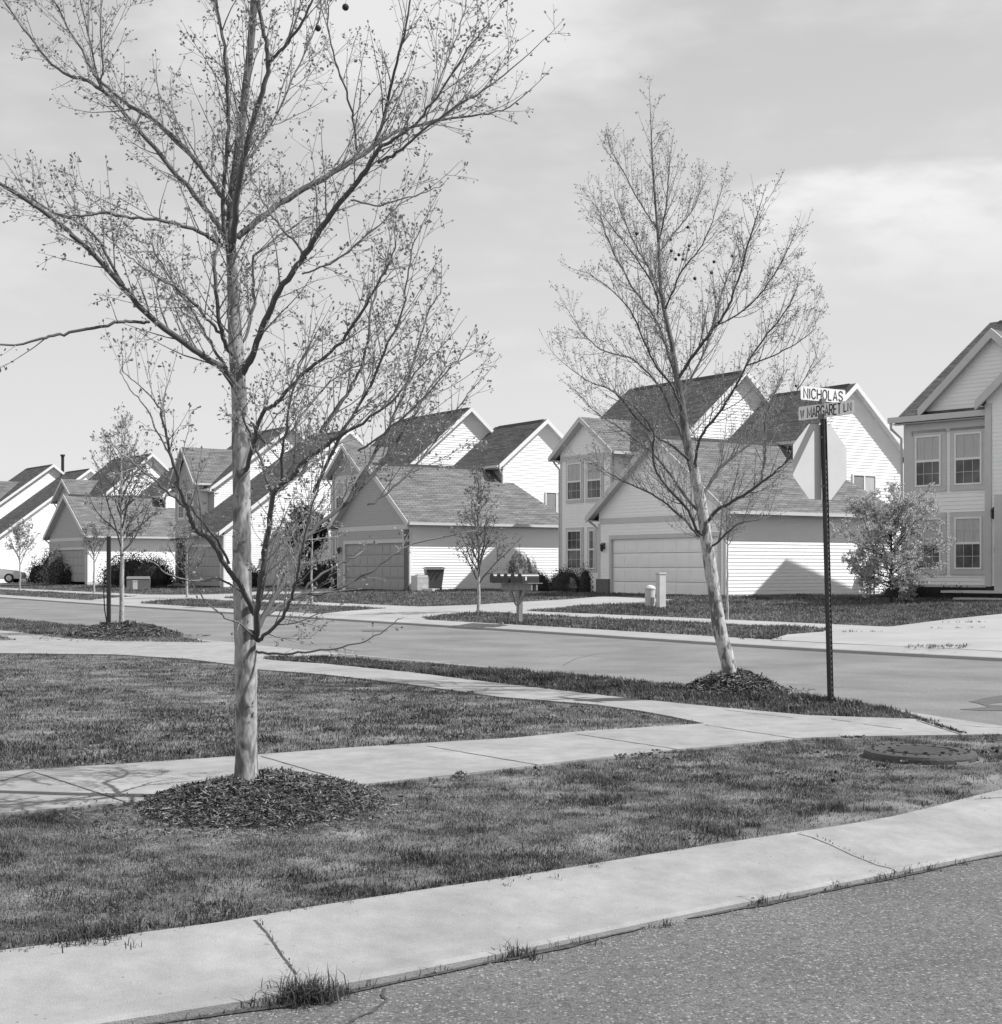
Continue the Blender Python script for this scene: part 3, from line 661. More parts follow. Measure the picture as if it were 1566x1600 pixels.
def house_type1(X0, Y0, zb, th, label, front, gd, trimm, brickpier=False, dark_strip=False):
    r = empty('house', (X0, Y0, zb), th); tag(r, label, 'house', 'houses along the far side of the street')
    w = Walls()
    D0, D1, DZ = .38, 6.28, 2.13
    # garage front in pieces round the door
    w.side('F', 0, [(0, -.4), (D0 - .12, -.4), (D0 - .12, 2.26), (0, 2.26)]); w.side('F', 0, [(D1 + .12, -.4), (7.07, -.4), (7.07, 2.26), (D1 + .12, 2.26)])
    w.side('F', 0, [(0, 2.26), (7.07, 2.26), (7.07, 3.17), (3.535, 5.71), (0, 3.17)], e=.125)
    w.plain([(.25, 0, -.4), (.25, 7.07, -.4), (.25, 7.07, 2.7), (.25, 3.53, 5.5), (.25, 0, 2.7)][::-1]) if False else None
    # bay front, recessed fronts
    w.side('F', 2.8, [(9.8, -.4), (13.37, -.4), (13.37, 5.97), (11.585, 7.24), (9.8, 5.97)])
    w.side('F', 3.75, [(6.95, -.4), (14, -.4), (14, 5.97), (6.95, 5.97)])
    w.side('F', 6.54, [(2.48, 2.3), (6.95, 2.3), (6.95, 6.1), (2.48, 6.1)])
    w.build('front_wall', front, r)
    w = Walls()
    w.side('S', 0, [(0, -.4), (8.4, -.4), (8.4, 3.15), (0, 3.15)])
    w.side('S', 2.48, [(6.54, -.4), (12.0, -.4), (12.0, 5.58), (8.95, 8.12), (6.54, 6.11)])
    w.side('S', 6.95, [(3.75, 2.3), (11.3, 2.3), (11.3, 5.6), (7.35, 9.1), (3.75, 5.9)])
    w.side('S', 9.8, [(2.8, -.4), (3.75, -.4), (3.75, 5.97), (2.8, 5.97)])
    w.plain([(0, 7.07, -.4), (0, 7.07, 2.78), (6.5, 7.07, 2.78), (6.5, 7.07, -.4)]); w.plain([(8.4, 0, -.4), (8.4, 0, 2.86), (8.4, 2.48, 2.86), (8.4, 2.48, -.4)])
    w.plain([(3.75, 14, -.4), (3.75, 14, 5.75), (7.35, 14, 9.1), (11.3, 14, 5.6), (11.3, 14, -.4)]); w.plain([(12, 2.48, -.4), (12, 2.48, 5.45), (12, 6.95, 5.45), (12, 6.95, -.4)])
    w.plain([(11.3, 6.95, -.4), (11.3, 6.95, 5.6), (11.3, 14, 5.6), (11.3, 14, -.4)]); w.plain([(2.8, 13.37, -.4), (2.8, 13.37, 5.75), (3.75, 13.37, 5.75), (3.75, 13.37, -.4)])
    w.build('side_wall', M_side, r)
    # corner boards and frieze
    t = MB()
    for (x, y) in ((-.03, -.03), (-.03, 6.98), (2.77, 9.77), (2.77, 13.25), (3.72, 13.9)): t.box(x, x + .12, y, y + .12, -.4, 2.74 if x < 1 else 5.7)
    fbox(t, 'F', 0, .1, 6.97, 2.72, 2.94, .0, .035); fbox(t, 'F', 0, D0 - .14, D1 + .14, DZ, DZ + .16, -.1, .04)
    fbox(t, 'F', 0, D0 - .14, D0, -.3, DZ, -.1, .04); fbox(t, 'F', 0, D1, D1 + .14, -.3, DZ, -.1, .04)
    fbox(t, 'F', 2.8, 9.9, 13.27, 5.62, 5.84, 0, .03)
    t.split('trim_board', trimm, r)
    t = MB(); t.box(6.51, 6.6, 2.45, 2.56, 2.3, 5.7); t.box(-.015, .1, -.032, -.005, -.4, 2.8); t.split('corner_post', M_white, r)
    t = MB(); t.box(-.05, 8.42, -.06, -.003, -.6, .03); fbox(t, 'F', 2.8, 9.75, 13.4, -.6, .05, 0, .05); t.split('foundation', M_found if dark_strip else M_trim, r)
    if brickpier: fbox(MB(), 'F', 0, 6.36, 7.14, -.4, .62, .01, .11).build('brick_base', M_brick, r)
    if dark_strip: fbox(MB(), 'F', 0, -.02, .36, -.4, 2.7, .026, .09).build('brick_base', M_brick, r)
    garage_door(r, D0, D1, DZ, gd)
    # garage roof: gable to the street, hipped at the back of the low wing
    ze, zr, e0, c, th_ = 2.88, 5.72, -.42, 3.535, .15
    sl = (zr - ze) / (c - e0); zz = lambda s: ze + sl * (s - e0)
    m = MB()
    m.slab([(-.32, e0, ze), (8.8, e0, ze), (7.15, 2.46, zz(2.46)), (6.5, 2.46, zz(2.46)), (6.5, c, zr), (-.32, c, zr)], (0, 0, th_))
    m.slab([(8.802, e0, ze), (8.802, 2.46, ze), (7.152, 2.46, zz(2.46))], (0, 0, th_ - .002))
    m.slab([(-.32, 2 * c - e0, ze), (6.5, 2 * c - e0, ze), (6.5, c, zr - .001), (-.32, c, zr - .001)], (0, 0, th_ - .003))
    rf = m.build('roof', M_shx, r)
    b = MB()
    for e in (e0, 2 * c - e0):
        b.slab([(-.355, e, ze + .165), (-.355, c, zr + .165), (-.355, c, zr - .10), (-.355, e, ze - .10)], (.03, 0, 0))
        b.slab([(-.32, e, ze - .03), (-.32, c, zr - .03), (-.01, c, zr - .03), (-.01, e, ze - .03)], (0, 0, .022))
    b.split('rake_board', trimm, rf)
    g = MB(); g.box(-.3, 8.9, e0 - .12, e0 - .005, ze + .01, ze + .13); g.box(-.3, 8.85, e0, -.03, ze - .035, ze - .012); g.box(-.3, 6.4, 2 * c - e0 + .005, 2 * c - e0 + .12, ze + .01, ze + .13); g.box(-.32, 6.4, 7.1, 2 * c - e0, ze - .035, ze - .012)
    g.build('gutter', M_gutter, rf)
    v = MB(); v.slab([(0, c - .16, zr + .15 - .11 + .012), (0, c, zr + .18), (0, c + .16, zr + .15 - .11 + .012)], (6.4, 0, 0)); v.build('ridge_vent', M_dark, rf)
    roof_slabs(r, 'y', 2.48 - .3, 6.93, 8.95, 2.81, 3.35, 5.80, 8.14, M_shy, ends=(True, False), zb=5.35)
    roof_slabs(r, 'y', 6.65, 14.3, 7.35, 4.0, 4.2, 5.66, 9.04, M_shy, zb=5.45)
    roof_slabs(r, 'x', 2.48, 5.9, 11.585, 2.2, 2.2, 5.70, 7.26, M_shx, rake_mat=trimm, ends=(True, False), vent=False)
    # windows
    window(r, 'F', 2.8, 10.45, 11.42, 3.94, 5.52, tm=trimm); window(r, 'F', 2.8, 11.82, 12.82, 3.94, 5.52, tm=trimm)
    window(r, 'F', 2.8, 11.82, 12.82, 1.0, 2.65, tm=trimm, curtain='none'); window(r, 'F', 2.8, 10.9, 11.3, 1.0, 2.65, tm=trimm, curtain='none')
    window(r, 'S', 2.48, 9.0, 10.35, 3.55, 4.75, trim=0, double=False, grid=False, curtain='both')
    # front door in the recess
    d = MB(); fbox(d, 'F', 3.75, 7.8, 8.75, .1, 2.15, .02, .07); d.build('door', M_dark, r)
    lamp(r, 0, 6.72, 1.9)
    downspout(r, [(6.15, 2.2, 5.85), (6.3, 2.3, 5.6), (6.48, 2.42, 5.45), (6.48, 2.42, 4.7)])
    downspout(r, [(-.2, 7.55, 2.9), (0, 7.4, 2.7), (.05, 7.16, 2.5), (.05, 7.16, 0)])
    downspout(r, [(2.7, 13.8, 5.7), (2.8, 13.7, 5.5), (2.8, 13.45, 5.3), (2.8, 13.45, 0)])
    return r

def house_type2(X0, Y0, zb, th, label):
    r = empty('house', (X0, Y0, zb), th); tag(r, label, 'house', 'houses along the far side of the street')
    w = Walls()
    w.side('F', 0, [(0, -.4), (.3, -.4), (.3, 2.8), (0, 2.8)]); w.side('F', 1.6, [(5.1, -.4), (11, -.4), (11, 5.5), (5.1, 5.5)]); w.side('F', .9, [(6.0, 2.6), (9.0, 2.6), (9.0, 5.95), (7.5, 7.7), (6.0, 5.95)])
    w.side('F', 0, [(.3, 2.3), (5.1, 2.3), (5.1, 2.8), (.3, 2.8)])
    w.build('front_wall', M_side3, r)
    w = Walls()
    w.side('S', 0, [(0, -.4), (12, -.4), (12, 5.28), (7.5, 8.66), (0, 3.08)])
    w.side('S', 5.1, [(1.6, 2.2), (11, 2.2), (11, 5.6), (6.4, 9.3), (1.6, 5.7)]); w.side('S', 6.0, [(.9, 2.6), (1.6, 2.6), (1.6, 5.9), (.9, 5.9)])
    w.plain([(1.6, 11, -.4), (1.6, 11, 5.5), (6.4, 11, 9.3), (11, 11, 5.6), (11, 11, -.4)]); w.plain([(12, 0, -.4), (12, 0, 5.7), (12, 11, 5.7), (12, 11, -.4)]); w.plain([(0, 5.1, -.4), (0, 5.1, 2.8), (1.6, 5.1, 2.8), (1.6, 5.1, -.4)])
    w.plain([(.9, 9, 2.6), (.9, 9, 5.9), (1.6, 9, 5.9), (1.6, 9, 2.6)]); w.plain([(.9, 6, 2.6), (.9, 9, 2.6), (1.6, 9, 2.6), (1.6, 6, 2.6)])
    w.build('side_wall', M_side, r)
    t = MB(); t.box(-.03, .09, -.032, .09, -.4, 2.8); t.split('corner_post', M_white, r)
    b = MB(); b.box(.2, 1.55, 5.15, 5.6, -.4, 2.6); b.box(.9, 1.3, 8.7, 9.1, -.4, 2.6); b.split('brick_pier', M_brick, r)
    MB().box(1.5, 1.56, 5.62, 8.68, -.4, 2.6).build('porch_back', M_found, r); MB().box(.5, 1.5, 5.15, 9.1, 2.6, 2.75).build('porch_roof', M_dark, r)
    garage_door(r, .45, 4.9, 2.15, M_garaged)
    t = MB(); fbox(t, 'F', 0, .3, .45, -.3, 2.3, -.1, .03); fbox(t, 'F', 0, .3, 5.0, 2.15, 2.3, -.1, .032); t.split('trim_board', M_trim, r)
    roof_slabs(r, 'y', -.3, 5.08, 7.5, 7.92, 4.5, 2.78, 8.68, M_shy, ends=(True, False), zb=5.3)
    roof_slabs(r, 'y', 4.8, 11.3, 6.4, 5.2, 5.0, 5.40, 9.26, M_shy, zb=5.5)
    roof_slabs(r, 'x', .55, 4.6, 7.5, 1.95, 1.95, 5.75, 7.9, M_shx, rake_mat=M_trim, ends=(True, False), vent=False)
    window(r, 'F', .9, 6.4, 7.3, 3.9, 5.4, curtain='none'); window(r, 'F', .9, 7.7, 8.6, 3.9, 5.4, curtain='none'); window(r, 'F', 1.6, 9.6, 10.5, 3.6, 5.0)
    d = MB(); fbox(d, 'F', 1.6, 5.65, 6.6, .1, 2.2, .065, .1); d.build('door', M_dark, r)
    MB().box(.5, 1.5, 5.6, 9.4, -.4, .08).build('porch_step', M_trim, r)
    return r

def house_right():
    """the near right house: local x = back, local y = to the left; front wall on x = 0"""
    Y0 = 46.0; X0 = (1415 - 783) / F * Y0
    r = empty('house', (X0, Y0, .45), .74); tag(r, 'nearest two storey house, cut off by the right edge, gable over paired windows', 'house', 'houses along the far side of the street')
    w = Walls()   # local y runs left, so the front spans y = 0 .. -11
    w.side('F', 0, [(-3.05, .5), (0, .5), (0, 5.7), (-3.05, 5.7)]); w.side('F', 0, [(-5.5, 5.95), (-.72, 5.95), (-.73, 6.04), (-3.12, 8.19), (-5.49, 6.04)])
    w.side('F', -.55, [(-3.9, .5), (-3.12, .5), (-3.12, 6.2), (-3.9, 6.2)]); w.side('F', -.55, [(-8.6, 3.3), (-3.9, 3.3), (-3.9, 6.83), (-5.75, 8.43), (-8.55, 6.0)])
    w.side('F', -.55, [(-3.9, 6.2), (-3.12, 6.2), (-3.9, 6.9)])
    w.build('front_wall', M_side2, r)
    w = Walls()
    w.plain([(0, 0, -.6), (0, 0, 5.7), (5.8, 0, 9.4), (11.6, 0, 5.7), (11.6, 0, -.6)]); w.plain([(0, -11, -.6), (0, -11, 5.7), (5.8, -11, 9.4), (11.6, -11, 5.7), (11.6, -11, -.6)])
    w.plain([(11.6, 0, -.6), (11.6, 0, 5.7), (11.6, -11, 5.7), (11.6, -11, -.6)]); w.plain([(-.55, -3.12, .4), (-.55, -3.12, 6.2), (0, -3.12, 6.2), (0, -3.12, .4)]); w.plain([(0, -8.6, -.6), (0, -8.6, 5.7), (0, -11, 5.7), (0, -11, -.6)])
    w.plain([(-.55, -8.6, -.6), (-.55, -8.6, 5.7), (0, -8.6, 5.7), (0, -8.6, -.6)])
    w.build('side_wall', M_side, r)
    f = MB(); f.box(-.02, .1, -3.1, .02, -.6, .5); f.box(-.57, .1, -8.6, -3.1, -.6, .5); f.split('foundation', M_found, r)
    t = MB(); fbox(t, 'F', 0, -.32, .03, .48, 5.62, .024, .05); fbox(t, 'F', 0, -3.02, -.32, 5.32, 5.62, .024, .05); fbox(t, 'F', 0, -3.1, -2.9, .48, 5.32, .024, .05)
    fbox(t, 'F', -.55, -3.3, -3.09, .48, 6.0, .024, .05); fbox(t, 'F', 0, -3.0, -.3, .44, .52, .024, .045)
    t.split('trim_board', M_trim, r)
    for a0, a1 in ((-1.27, -.42), (-2.66, -1.8)):
        window(r, 'F', 0, a0 - .03, a1 + .03, 3.62, 5.24, trim=.17, o=.03); window(r, 'F', 0, a0 - .03, a1 + .03, 1.0, 2.62, trim=.17)
    window(r, 'F', -.55, -4.9, -4.0, 3.7, 5.3, trim=.17)
    # entrance wall panel and lantern
    p = MB(); p.box(-1.3, -.58, -8.4, -3.78, -.5, 3.2); p.build('garage_wing', M_trim, r)
    lamp(r, -.57, -3.42, 2.75)
    # main roof
    roof_slabs(r, 'y', -11.3, .16, 5.65, 5.95, 6.1, 5.66, 9.45, M_shy, ends=(False, True), rake_mat=M_trim, gut=False)
    g = MB(); g.box(-.44, -.31, -3.35, .38, 5.68, 5.86); g.box(-.31, -.01, -3.1, .3, 5.63, 5.655); g.build('gutter', M_gutter, r)
    # front gable: rake boards, and its cross roof
    m = MB(); ax, az_, hw, rise = -3.12, 8.20, 2.5, 2.25
    for s in (1, -1): m.slab([(-.22, ax, az_), (-.22, ax + s * hw, az_ - rise), (3.6, ax + s * hw, az_ - rise), (3.6, ax, az_)], (0, 0, .12))
    gr = m.build('gable_roof', M_shx, r)
    m = MB()
    for s in (1, -1):
        m.slab([(-.30, ax, az_ + .13), (-.30, ax + s * hw, az_ - rise + .13), (-.30, ax + s * hw, az_ - rise - .16), (-.30, ax, az_ - .16)], (.07, 0, 0))
        m.slab([(-.22, ax, az_ - .02), (-.22, ax + s * hw, az_ - rise - .02), (-.02, ax + s * hw, az_ - rise - .02), (-.02, ax, az_ - .02)], (0, 0, -.03))
    m.split('rake_board', M_trim, gr)
    # second, projecting gable cut by the frame
    m = MB(); ax, az_, hw, rise = -5.75, 8.45, 2.85, 2.48
    for s in (1, -1): m.slab([(-.78, ax, az_), (-.78, ax + s * hw, az_ - rise), (3.2, ax + s * hw, az_ - rise), (3.2, ax, az_)], (0, 0, .12))
    gr = m.build('gable_roof', M_shx, r)
    m = MB()
    for s in (1, -1):
        m.slab([(-.86, ax, az_ + .13), (-.86, ax + s * hw, az_ - rise + .13), (-.86, ax + s * hw, az_ - rise - .16), (-.86, ax, az_ - .16)], (.07, 0, 0))
        m.slab([(-.78, ax, az_ - .02), (-.78, ax + s * hw, az_ - rise - .02), (-.57, ax + s * hw, az_ - rise - .02), (-.57, ax, az_ - .02)], (0, 0, -.03))
    m.split('rake_board', M_trim, gr)
    q = MB(); q.box(-1.5, -.6, -5, -2.3, -.6, .29); q.box(-2.0, -1.52, -5, -3.0, -.6, .10); q.split('step_base', M_found, r)
    s = MB(); s.box(-1.6, -.6, -5.0, -2.2, .292, .36); s.box(-2.1, -1.61, -5.0, -2.9, .102, .16); s.split('porch_step', M_trim, r)
    downspout(r, [(-.38, .3, 5.72), (-.36, .30, 5.5), (-.05, .12, 5.2), (-.02, .08, .3)])
    m = MB(); fbox(m, 'F', -.55, -3.52, -3.4, 1.5, 1.66, .02, .07); m.build('door_bell_box', M_util, r)
    return r

TH = .594
hA = house_right()
hB = house_type1(7.742, 49.32, .45, TH, 'middle house with pale garage door, behind the leaning tree and stop sign', M_side2, M_garage, M_trim, brickpier=True)
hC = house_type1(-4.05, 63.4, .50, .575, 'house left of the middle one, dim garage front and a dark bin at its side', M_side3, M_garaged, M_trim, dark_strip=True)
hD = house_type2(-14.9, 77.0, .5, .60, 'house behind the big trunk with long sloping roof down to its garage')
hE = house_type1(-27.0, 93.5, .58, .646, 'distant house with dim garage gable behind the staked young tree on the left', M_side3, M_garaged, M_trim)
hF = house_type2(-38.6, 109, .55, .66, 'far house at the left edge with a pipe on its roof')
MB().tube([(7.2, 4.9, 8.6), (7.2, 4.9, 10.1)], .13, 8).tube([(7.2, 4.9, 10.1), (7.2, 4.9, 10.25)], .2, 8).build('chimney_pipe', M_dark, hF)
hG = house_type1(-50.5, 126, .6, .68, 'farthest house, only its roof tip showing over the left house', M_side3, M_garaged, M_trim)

# ------------------------------------------------------------------ street name signs and stop sign on their leaning post
FONT = {  # condensed highway-like strokes on a 0..1 x 0..1 box
 'N': [[(0, 0), (0, 1), (1, 0), (1, 1)]], 'I': [[(.5, 0), (.5, 1)]], 'C': [[(1, .76), (.82, .95), (.5, 1), (.18, .92), (0, .7), (0, .3), (.18, .08), (.5, 0), (.82, .05), (1, .24)]],
 'H': [[(0, 0), (0, 1)], [(1, 0), (1, 1)], [(0, .5), (1, .5)]], 'O': [[(.5, 0), (.18, .08), (0, .3), (0, .7), (.18, .92), (.5, 1), (.82, .92), (1, .7), (1, .3), (.82, .08), (.5, 0)]],
 'L': [[(0, 1), (0, 0), (1, 0)]], 'A': [[(0, 0), (.5, 1), (1, 0)], [(.2, .3), (.8, .3)]],
 'S': [[(1, .78), (.82, .95), (.5, 1), (.18, .93), (.02, .76), (.16, .58), (.5, .5), (.84, .42), (.98, .25), (.82, .07), (.5, 0), (.18, .06), (0, .22)]],
 'W': [[(0, 1), (.25, 0), (.5, .9), (.75, 0), (1, 1)]], 'M': [[(0, 0), (0, 1), (.5, .2), (1, 1), (1, 0)]],
 'R': [[(0, 0), (0, 1), (.7, 1), (.95, .88), (.95, .62), (.7, .5), (0, .5)], [(.5, .5), (1, 0)]],
 'G': [[(1, .78), (.82, .95), (.5, 1), (.18, .92), (0, .7), (0, .3), (.18, .08), (.5, 0), (.82, .06), (1, .25), (1, .47), (.55, .47)]],
 'E': [[(1, 1), (0, 1), (0, 0), (1, 0)], [(0, .52), (.85, .52)]], 'T': [[(0, 1), (1, 1)], [(.5, 1), (.5, 0)]]}
def stroke_text(name, items, org, ex, nrm, mat_, parent):
    """items: (char, x, z, w, h, stroke); letters raised 1.5 mm from the sign face"""
    org = Vector(org); ex = Vector(ex).normalized(); nrm = Vector(nrm).normalized(); up = Vector((0, 0, 1)); k = 0
    for ch, x, z, w, h, sw in items:
        m = MB()
        for pl in FONT[ch]:
            P = [Vector((x + a * w, z + b * h)) for a, b in pl]; n = len(P); L = []; Rr = []
            for i in range(n):
                d0 = (P[i] - P[i - 1]).normalized() if i > 0 else None; d1 = (P[i + 1] - P[i]).normalized() if i < n - 1 else None
                if d0 is None: t = d1; s = 1
                elif d1 is None: t = d0; s = 1
                else:
                    t = (d0 + d1); t = t.normalized() if t.length > 1e-3 else d1; s = min(1.7, 1 / max(.35, abs(t.dot(d1))))
                q = Vector((-t.y, t.x)) * (sw / 2 * s); L.append(P[i] + q); Rr.append(P[i] - q)
            for i in range(n - 1):
                k += 1; o_ = .0016 + .00004 * (k % 9)
                m.poly([org + ex * p.x + up * p.y + nrm * o_ for p in (L[i], L[i + 1], Rr[i + 1], Rr[i])])
        me = bpy.data.meshes.new(name); me.from_pydata(m.v, [], m.f); me.update(); link(name, me, mat_, parent)
def layout(txt, x0, x1, z, h, sw, gap=.42):
    wd = {'I': .12, 'M': 1.3, 'W': 1.1, 'L': .82, 'E': .85, 'T': .92}
    tot = sum(wd.get(c, 1) for c in txt) + gap * (len(txt) - 1); u = (x1 - x0) / tot; out = []; x = x0
    for c in txt:
        w = wd.get(c, 1) * u; out.append((c, x, z, w, h, sw)); x += w + gap * u
    return out
Yp = 14.57; xb = near_at(1297, Yp); xt = near_at(1285, Yp)
TH_S = .575
vv = Vector((math.cos(TH_S), math.sin(TH_S), 0)); uu = Vector((-math.sin(TH_S), math.cos(TH_S), 0))
sg = empty('sign_post', (xb, Yp, .1)); tag(sg, 'leaning steel post with NICHOLAS and W MARGARET LN blades, stop sign seen from behind', 'street sign')
zt_ = zat(652, Yp) - .1; lean = Vector((xt - xb, 0, zt_))
def on(z): return lean * (z / zt_)
m = MB(); w, d = .034, .012     # U channel: web plus two flanges with lips
for (a0, a1, b0, b1) in ((-.02, .02, -.004, .004), (-.024, -.019, -.004, .03), (.019, .024, -.004, .03), (-.033, -.024, .025, .03), (.024, .033, .025, .03)):
    q = [uu * a + vv * b for a, b in ((a0, b0), (a1, b0), (a1, b1), (a0, b1))]; m.slab([p + Vector((0, 0, -.15)) for p in q], lean + Vector((0, 0, .15)))
m.build('post', M_post, sg)
m = MB()
for k in range(46):
    p = on(.06 + k * .0535) - uu * .0245 + vv * .012; m.slab([p + vv * a + Vector((0, 0, b)) for a, b in ((-.006, -.011), (.006, -.011), (.006, .011), (-.006, .011))], -uu * .0015)
m.build('post_holes', M_util, sg)
# stop sign, back towards us (faces +u); centre height from the photograph
zc = zat(721.5, Yp) - .1; cs = on(zc) + uu * .044; rr = .381 / math.cos(math.pi / 8)
m = MB(); m.slab([cs + vv * (rr * math.cos(math.pi / 8 + k * math.pi / 4)) + Vector((0, 0, rr * math.sin(math.pi / 8 + k * math.pi / 4))) for k in range(8)], uu * .003)
st = m.build('stop_sign', M_alum, sg)
m = MB(); c2 = cs + uu * .0032; m.slab([c2 + vv * (rr * .985 * math.cos(math.pi / 8 + k * math.pi / 4)) + Vector((0, 0, rr * .985 * math.sin(math.pi / 8 + k * math.pi / 4))) for k in range(8)], uu * .0004); m.build('sign_face', M_signface, st)
for zo in (.25, -.25): MB().tube([on(zc + zo) - uu * .012, on(zc + zo) + uu * .03], .011, 6).build('bolt', M_util, sg)
# blades
zmar = zat(642, Yp) - .1; znic = zat(616.5, Yp) - .1
def blade(nm, c, ex, nr, L, h, m_):
    ex = Vector(ex); b = MB(); k = .015; pts = []
    for (sx, sz, a0) in ((1, 1, 0), (-1, 1, 90), (-1, -1, 180), (1, -1, 270)):
        for a in (0, 30, 60, 90):
            t = R(a0 + a); pts.append(c + ex * (sx * (L / 2 - k) + k * math.cos(t)) + Vector((0, 0, sz * (h / 2 - k) + k * math.sin(t))) - Vector(nr) * .0015)
    b.slab(pts, Vector(nr) * .0015 * 2 * .5); return b.build(nm, m_, sg)
cN = on(znic) + vv * .025; N1 = blade('street_name_sign', cN, vv, -uu, .635, .136, M_signw)
o = cN - uu * .0005
stroke_text('letter', layout('NICHOLAS', -.275, .275, -.049, .098, .0135), o, vv, -uu, M_letter, N1)
ex = -uu; cM = on(zmar) + ex * .05; M1 = blade('street_name_sign', cM, ex, -vv, .765, .142, M_signw)
o = cM - vv * .0005
stroke_text('letter', layout('W', -.352, -.306, -.049, .082, .013), o, ex, -vv, M_letter, M1)
stroke_text('letter', layout('MARGARET', -.255, .205, -.052, .104, .0135, .36), o, ex, -vv, M_letter, M1)
stroke_text('letter', layout('LN', .25, .345, -.034, .08, .012), o, ex, -vv, M_letter, M1)
m = MB(); 
for zc_ in (zat(652, Yp) - .1, zat(628, Yp) - .1):
    b = on(zc_); m.slab([b + vv * a + uu * c + Vector((0, 0, -.02)) for a, c in ((-.03, -.03), (.03, -.03), (.03, .03), (-.03, .03))], (0, 0, .05))
m.split('blade_bracket', M_util, sg)

# ------------------------------------------------------------------ utility cover ring in the grass
def lathe(prof, n=48, c=(0, 0, 0), rz=0):
    m = MB(); 
    for r, z in prof:
        for k in range(n): m.v.append((c[0] + r * math.cos(2 * math.pi * k / n), c[1] + r * math.sin(2 * math.pi * k / n), c[2] + z))
    for i in range(len(prof) - 1):
        for k in range(n): m.f.append([i * n + k, i * n + (k + 1) % n, (i + 1) * n + (k + 1) % n, (i + 1) * n + k])
    return m
mx_, my_ = near(1438, 1171, .16)
mh = empty('drain_cover', (mx_, my_, .062)); tag(mh, 'round cast iron drain cover standing proud of the grass near the corner', 'drain cover')
RR = .40
lathe([(RR + .01, -.05), (RR + .005, .02), (RR, .068), (RR - .008, .088), (RR - .05, .097), (RR - .13, .094), (RR - .135, .082), (RR - .155, .080), (.0, .083)]).build('frame', M_ironl, mh)
lathe([(RR - .17, .081), (RR - .172, .094), (RR - .19, .098), (.2, .1), (0, .1)]).build('lid', M_iron, mh)
m = MB()
for k in range(10):
    a = 2 * math.pi * k / 10 + .2; m.box(.22 * math.cos(a) - .012, .22 * math.cos(a) + .012, .22 * math.sin(a) - .012, .22 * math.sin(a) + .012, .1, .107)
for k in range(26):
    a = 2 * math.pi * k / 26; m.box((RR - .06) * math.cos(a) - .008, (RR - .06) * math.cos(a) + .008, (RR - .06) * math.sin(a) - .008, (RR - .06) * math.sin(a) + .008, .096, .104)
m.build('studs', M_iron, mh)
for a in (-.35, -1.05):
    c, s = math.cos(a), math.sin(a); t_ = Vector((-s, c, 0)); n_ = Vector((c, s, 0))
    MB().slab([n_ * (RR - .02) + t_ * .05 + Vector((0, 0, .08)), n_ * (RR + .055) + t_ * .07 + Vector((0, 0, -.02)), n_ * (RR - .02) + t_ * .07 + Vector((0, 0, -.02))], t_ * -.12).build('lug', M_iron, mh)

# ------------------------------------------------------------------ gang mailbox
mbx, mby = far(812, 975)
mb = empty('mailbox_stand', (mbx, mby, .13), .62 - R(90)); tag(mb, 'wooden post by the far kerb carrying a row of dark mailboxes', 'mailbox stand')
# local x along the street to the right, local -y to the street
def lpost(m, *a): m.box(*a); return m
m = MB(); m.box(-.055, .055, -.055, .055, -.2, 1.33); m.build('post', M_wood, mb)
m = MB(); m.box(-.62, .60, -.10, -.056, .82, .98); m.build('crossbeam', M_wood, mb)
m = MB(); m.box(-.62, .60, .056, .10, .82, .98); m.build('crossbeam', M_wood, mb)
for s in (-1, 1): MB().slab([Vector((s * .04, -.085, .44)), Vector((s * .14, -.085, .44 + .09)), Vector((s * .40, -.085, .82)), Vector((s * .24, -.085, .82))], (0, .03, 0)).build('brace', M_wood, mb)
MB().box(-.88, .62, -.20, .24, .982, 1.0).build('shelf', M_wood, mb)
def mailbox(x, w, L, h, par, y0=-.24):
    prof = [(-w / 2, 0), (w / 2, 0), (w / 2, h * .55)] + [(w / 2 * math.cos(a), h * .55 + h * .45 * math.sin(a)) for a in [math.pi * k / 8 for k in range(1, 8)]] + [(-w / 2, h * .55)]
    b = MB().slab([Vector((x + a, y0, 1.002 + z)) for a, z in prof], (0, L, 0)).build('mailbox', M_mail, par)
    MB().slab([Vector((x + a * 1.05, y0 - .022, 1.0 + z * 1.03)) for a, z in prof], (0, .02, 0)).build('mailbox_door', M_black, b)
    MB().box(x + w / 2 + .004, x + w / 2 + .01, y0 + .08, y0 + .12, 1.06, 1.15).build('flag', M_flag, b)
for k in range(5): mailbox(-.80 + k * .29, .17, .50, .225, mb)

# ------------------------------------------------------------------ pedestals on the lawn of the middle house
x, y = far(1033, 950.5)
p = empty('utility_post', (x, y, float(terr(x, y))), .5); tag(p, 'tall square pale utility marker post in front of the garage', 'utility post')
MB().box(-.11, .11, -.09, .09, -.1, .98).build('body', M_utill, p, bevel=.01); MB().box(-.125, .125, -.105, .105, .98, 1.03).build('cap', M_utill, p, bevel=.008)
x, y = far(1016, 949)
p = empty('utility_pedestal', (x, y, float(terr(x, y))), .4); tag(p, 'short grey telephone pedestal with domed cap left of the tall pale post', 'pedestal')
lathe([(.15, -.1), (.15, .52), (.165, .53), (.165, .57), (.12, .63), (.04, .655), (0, .66)], 20).build('body', M_util2 if 'M_util2' in globals() else M_utill, p, smooth=False)
MB().box(-.05, .05, -.175, -.145, .1, .3).build('hatch', M_util, p)
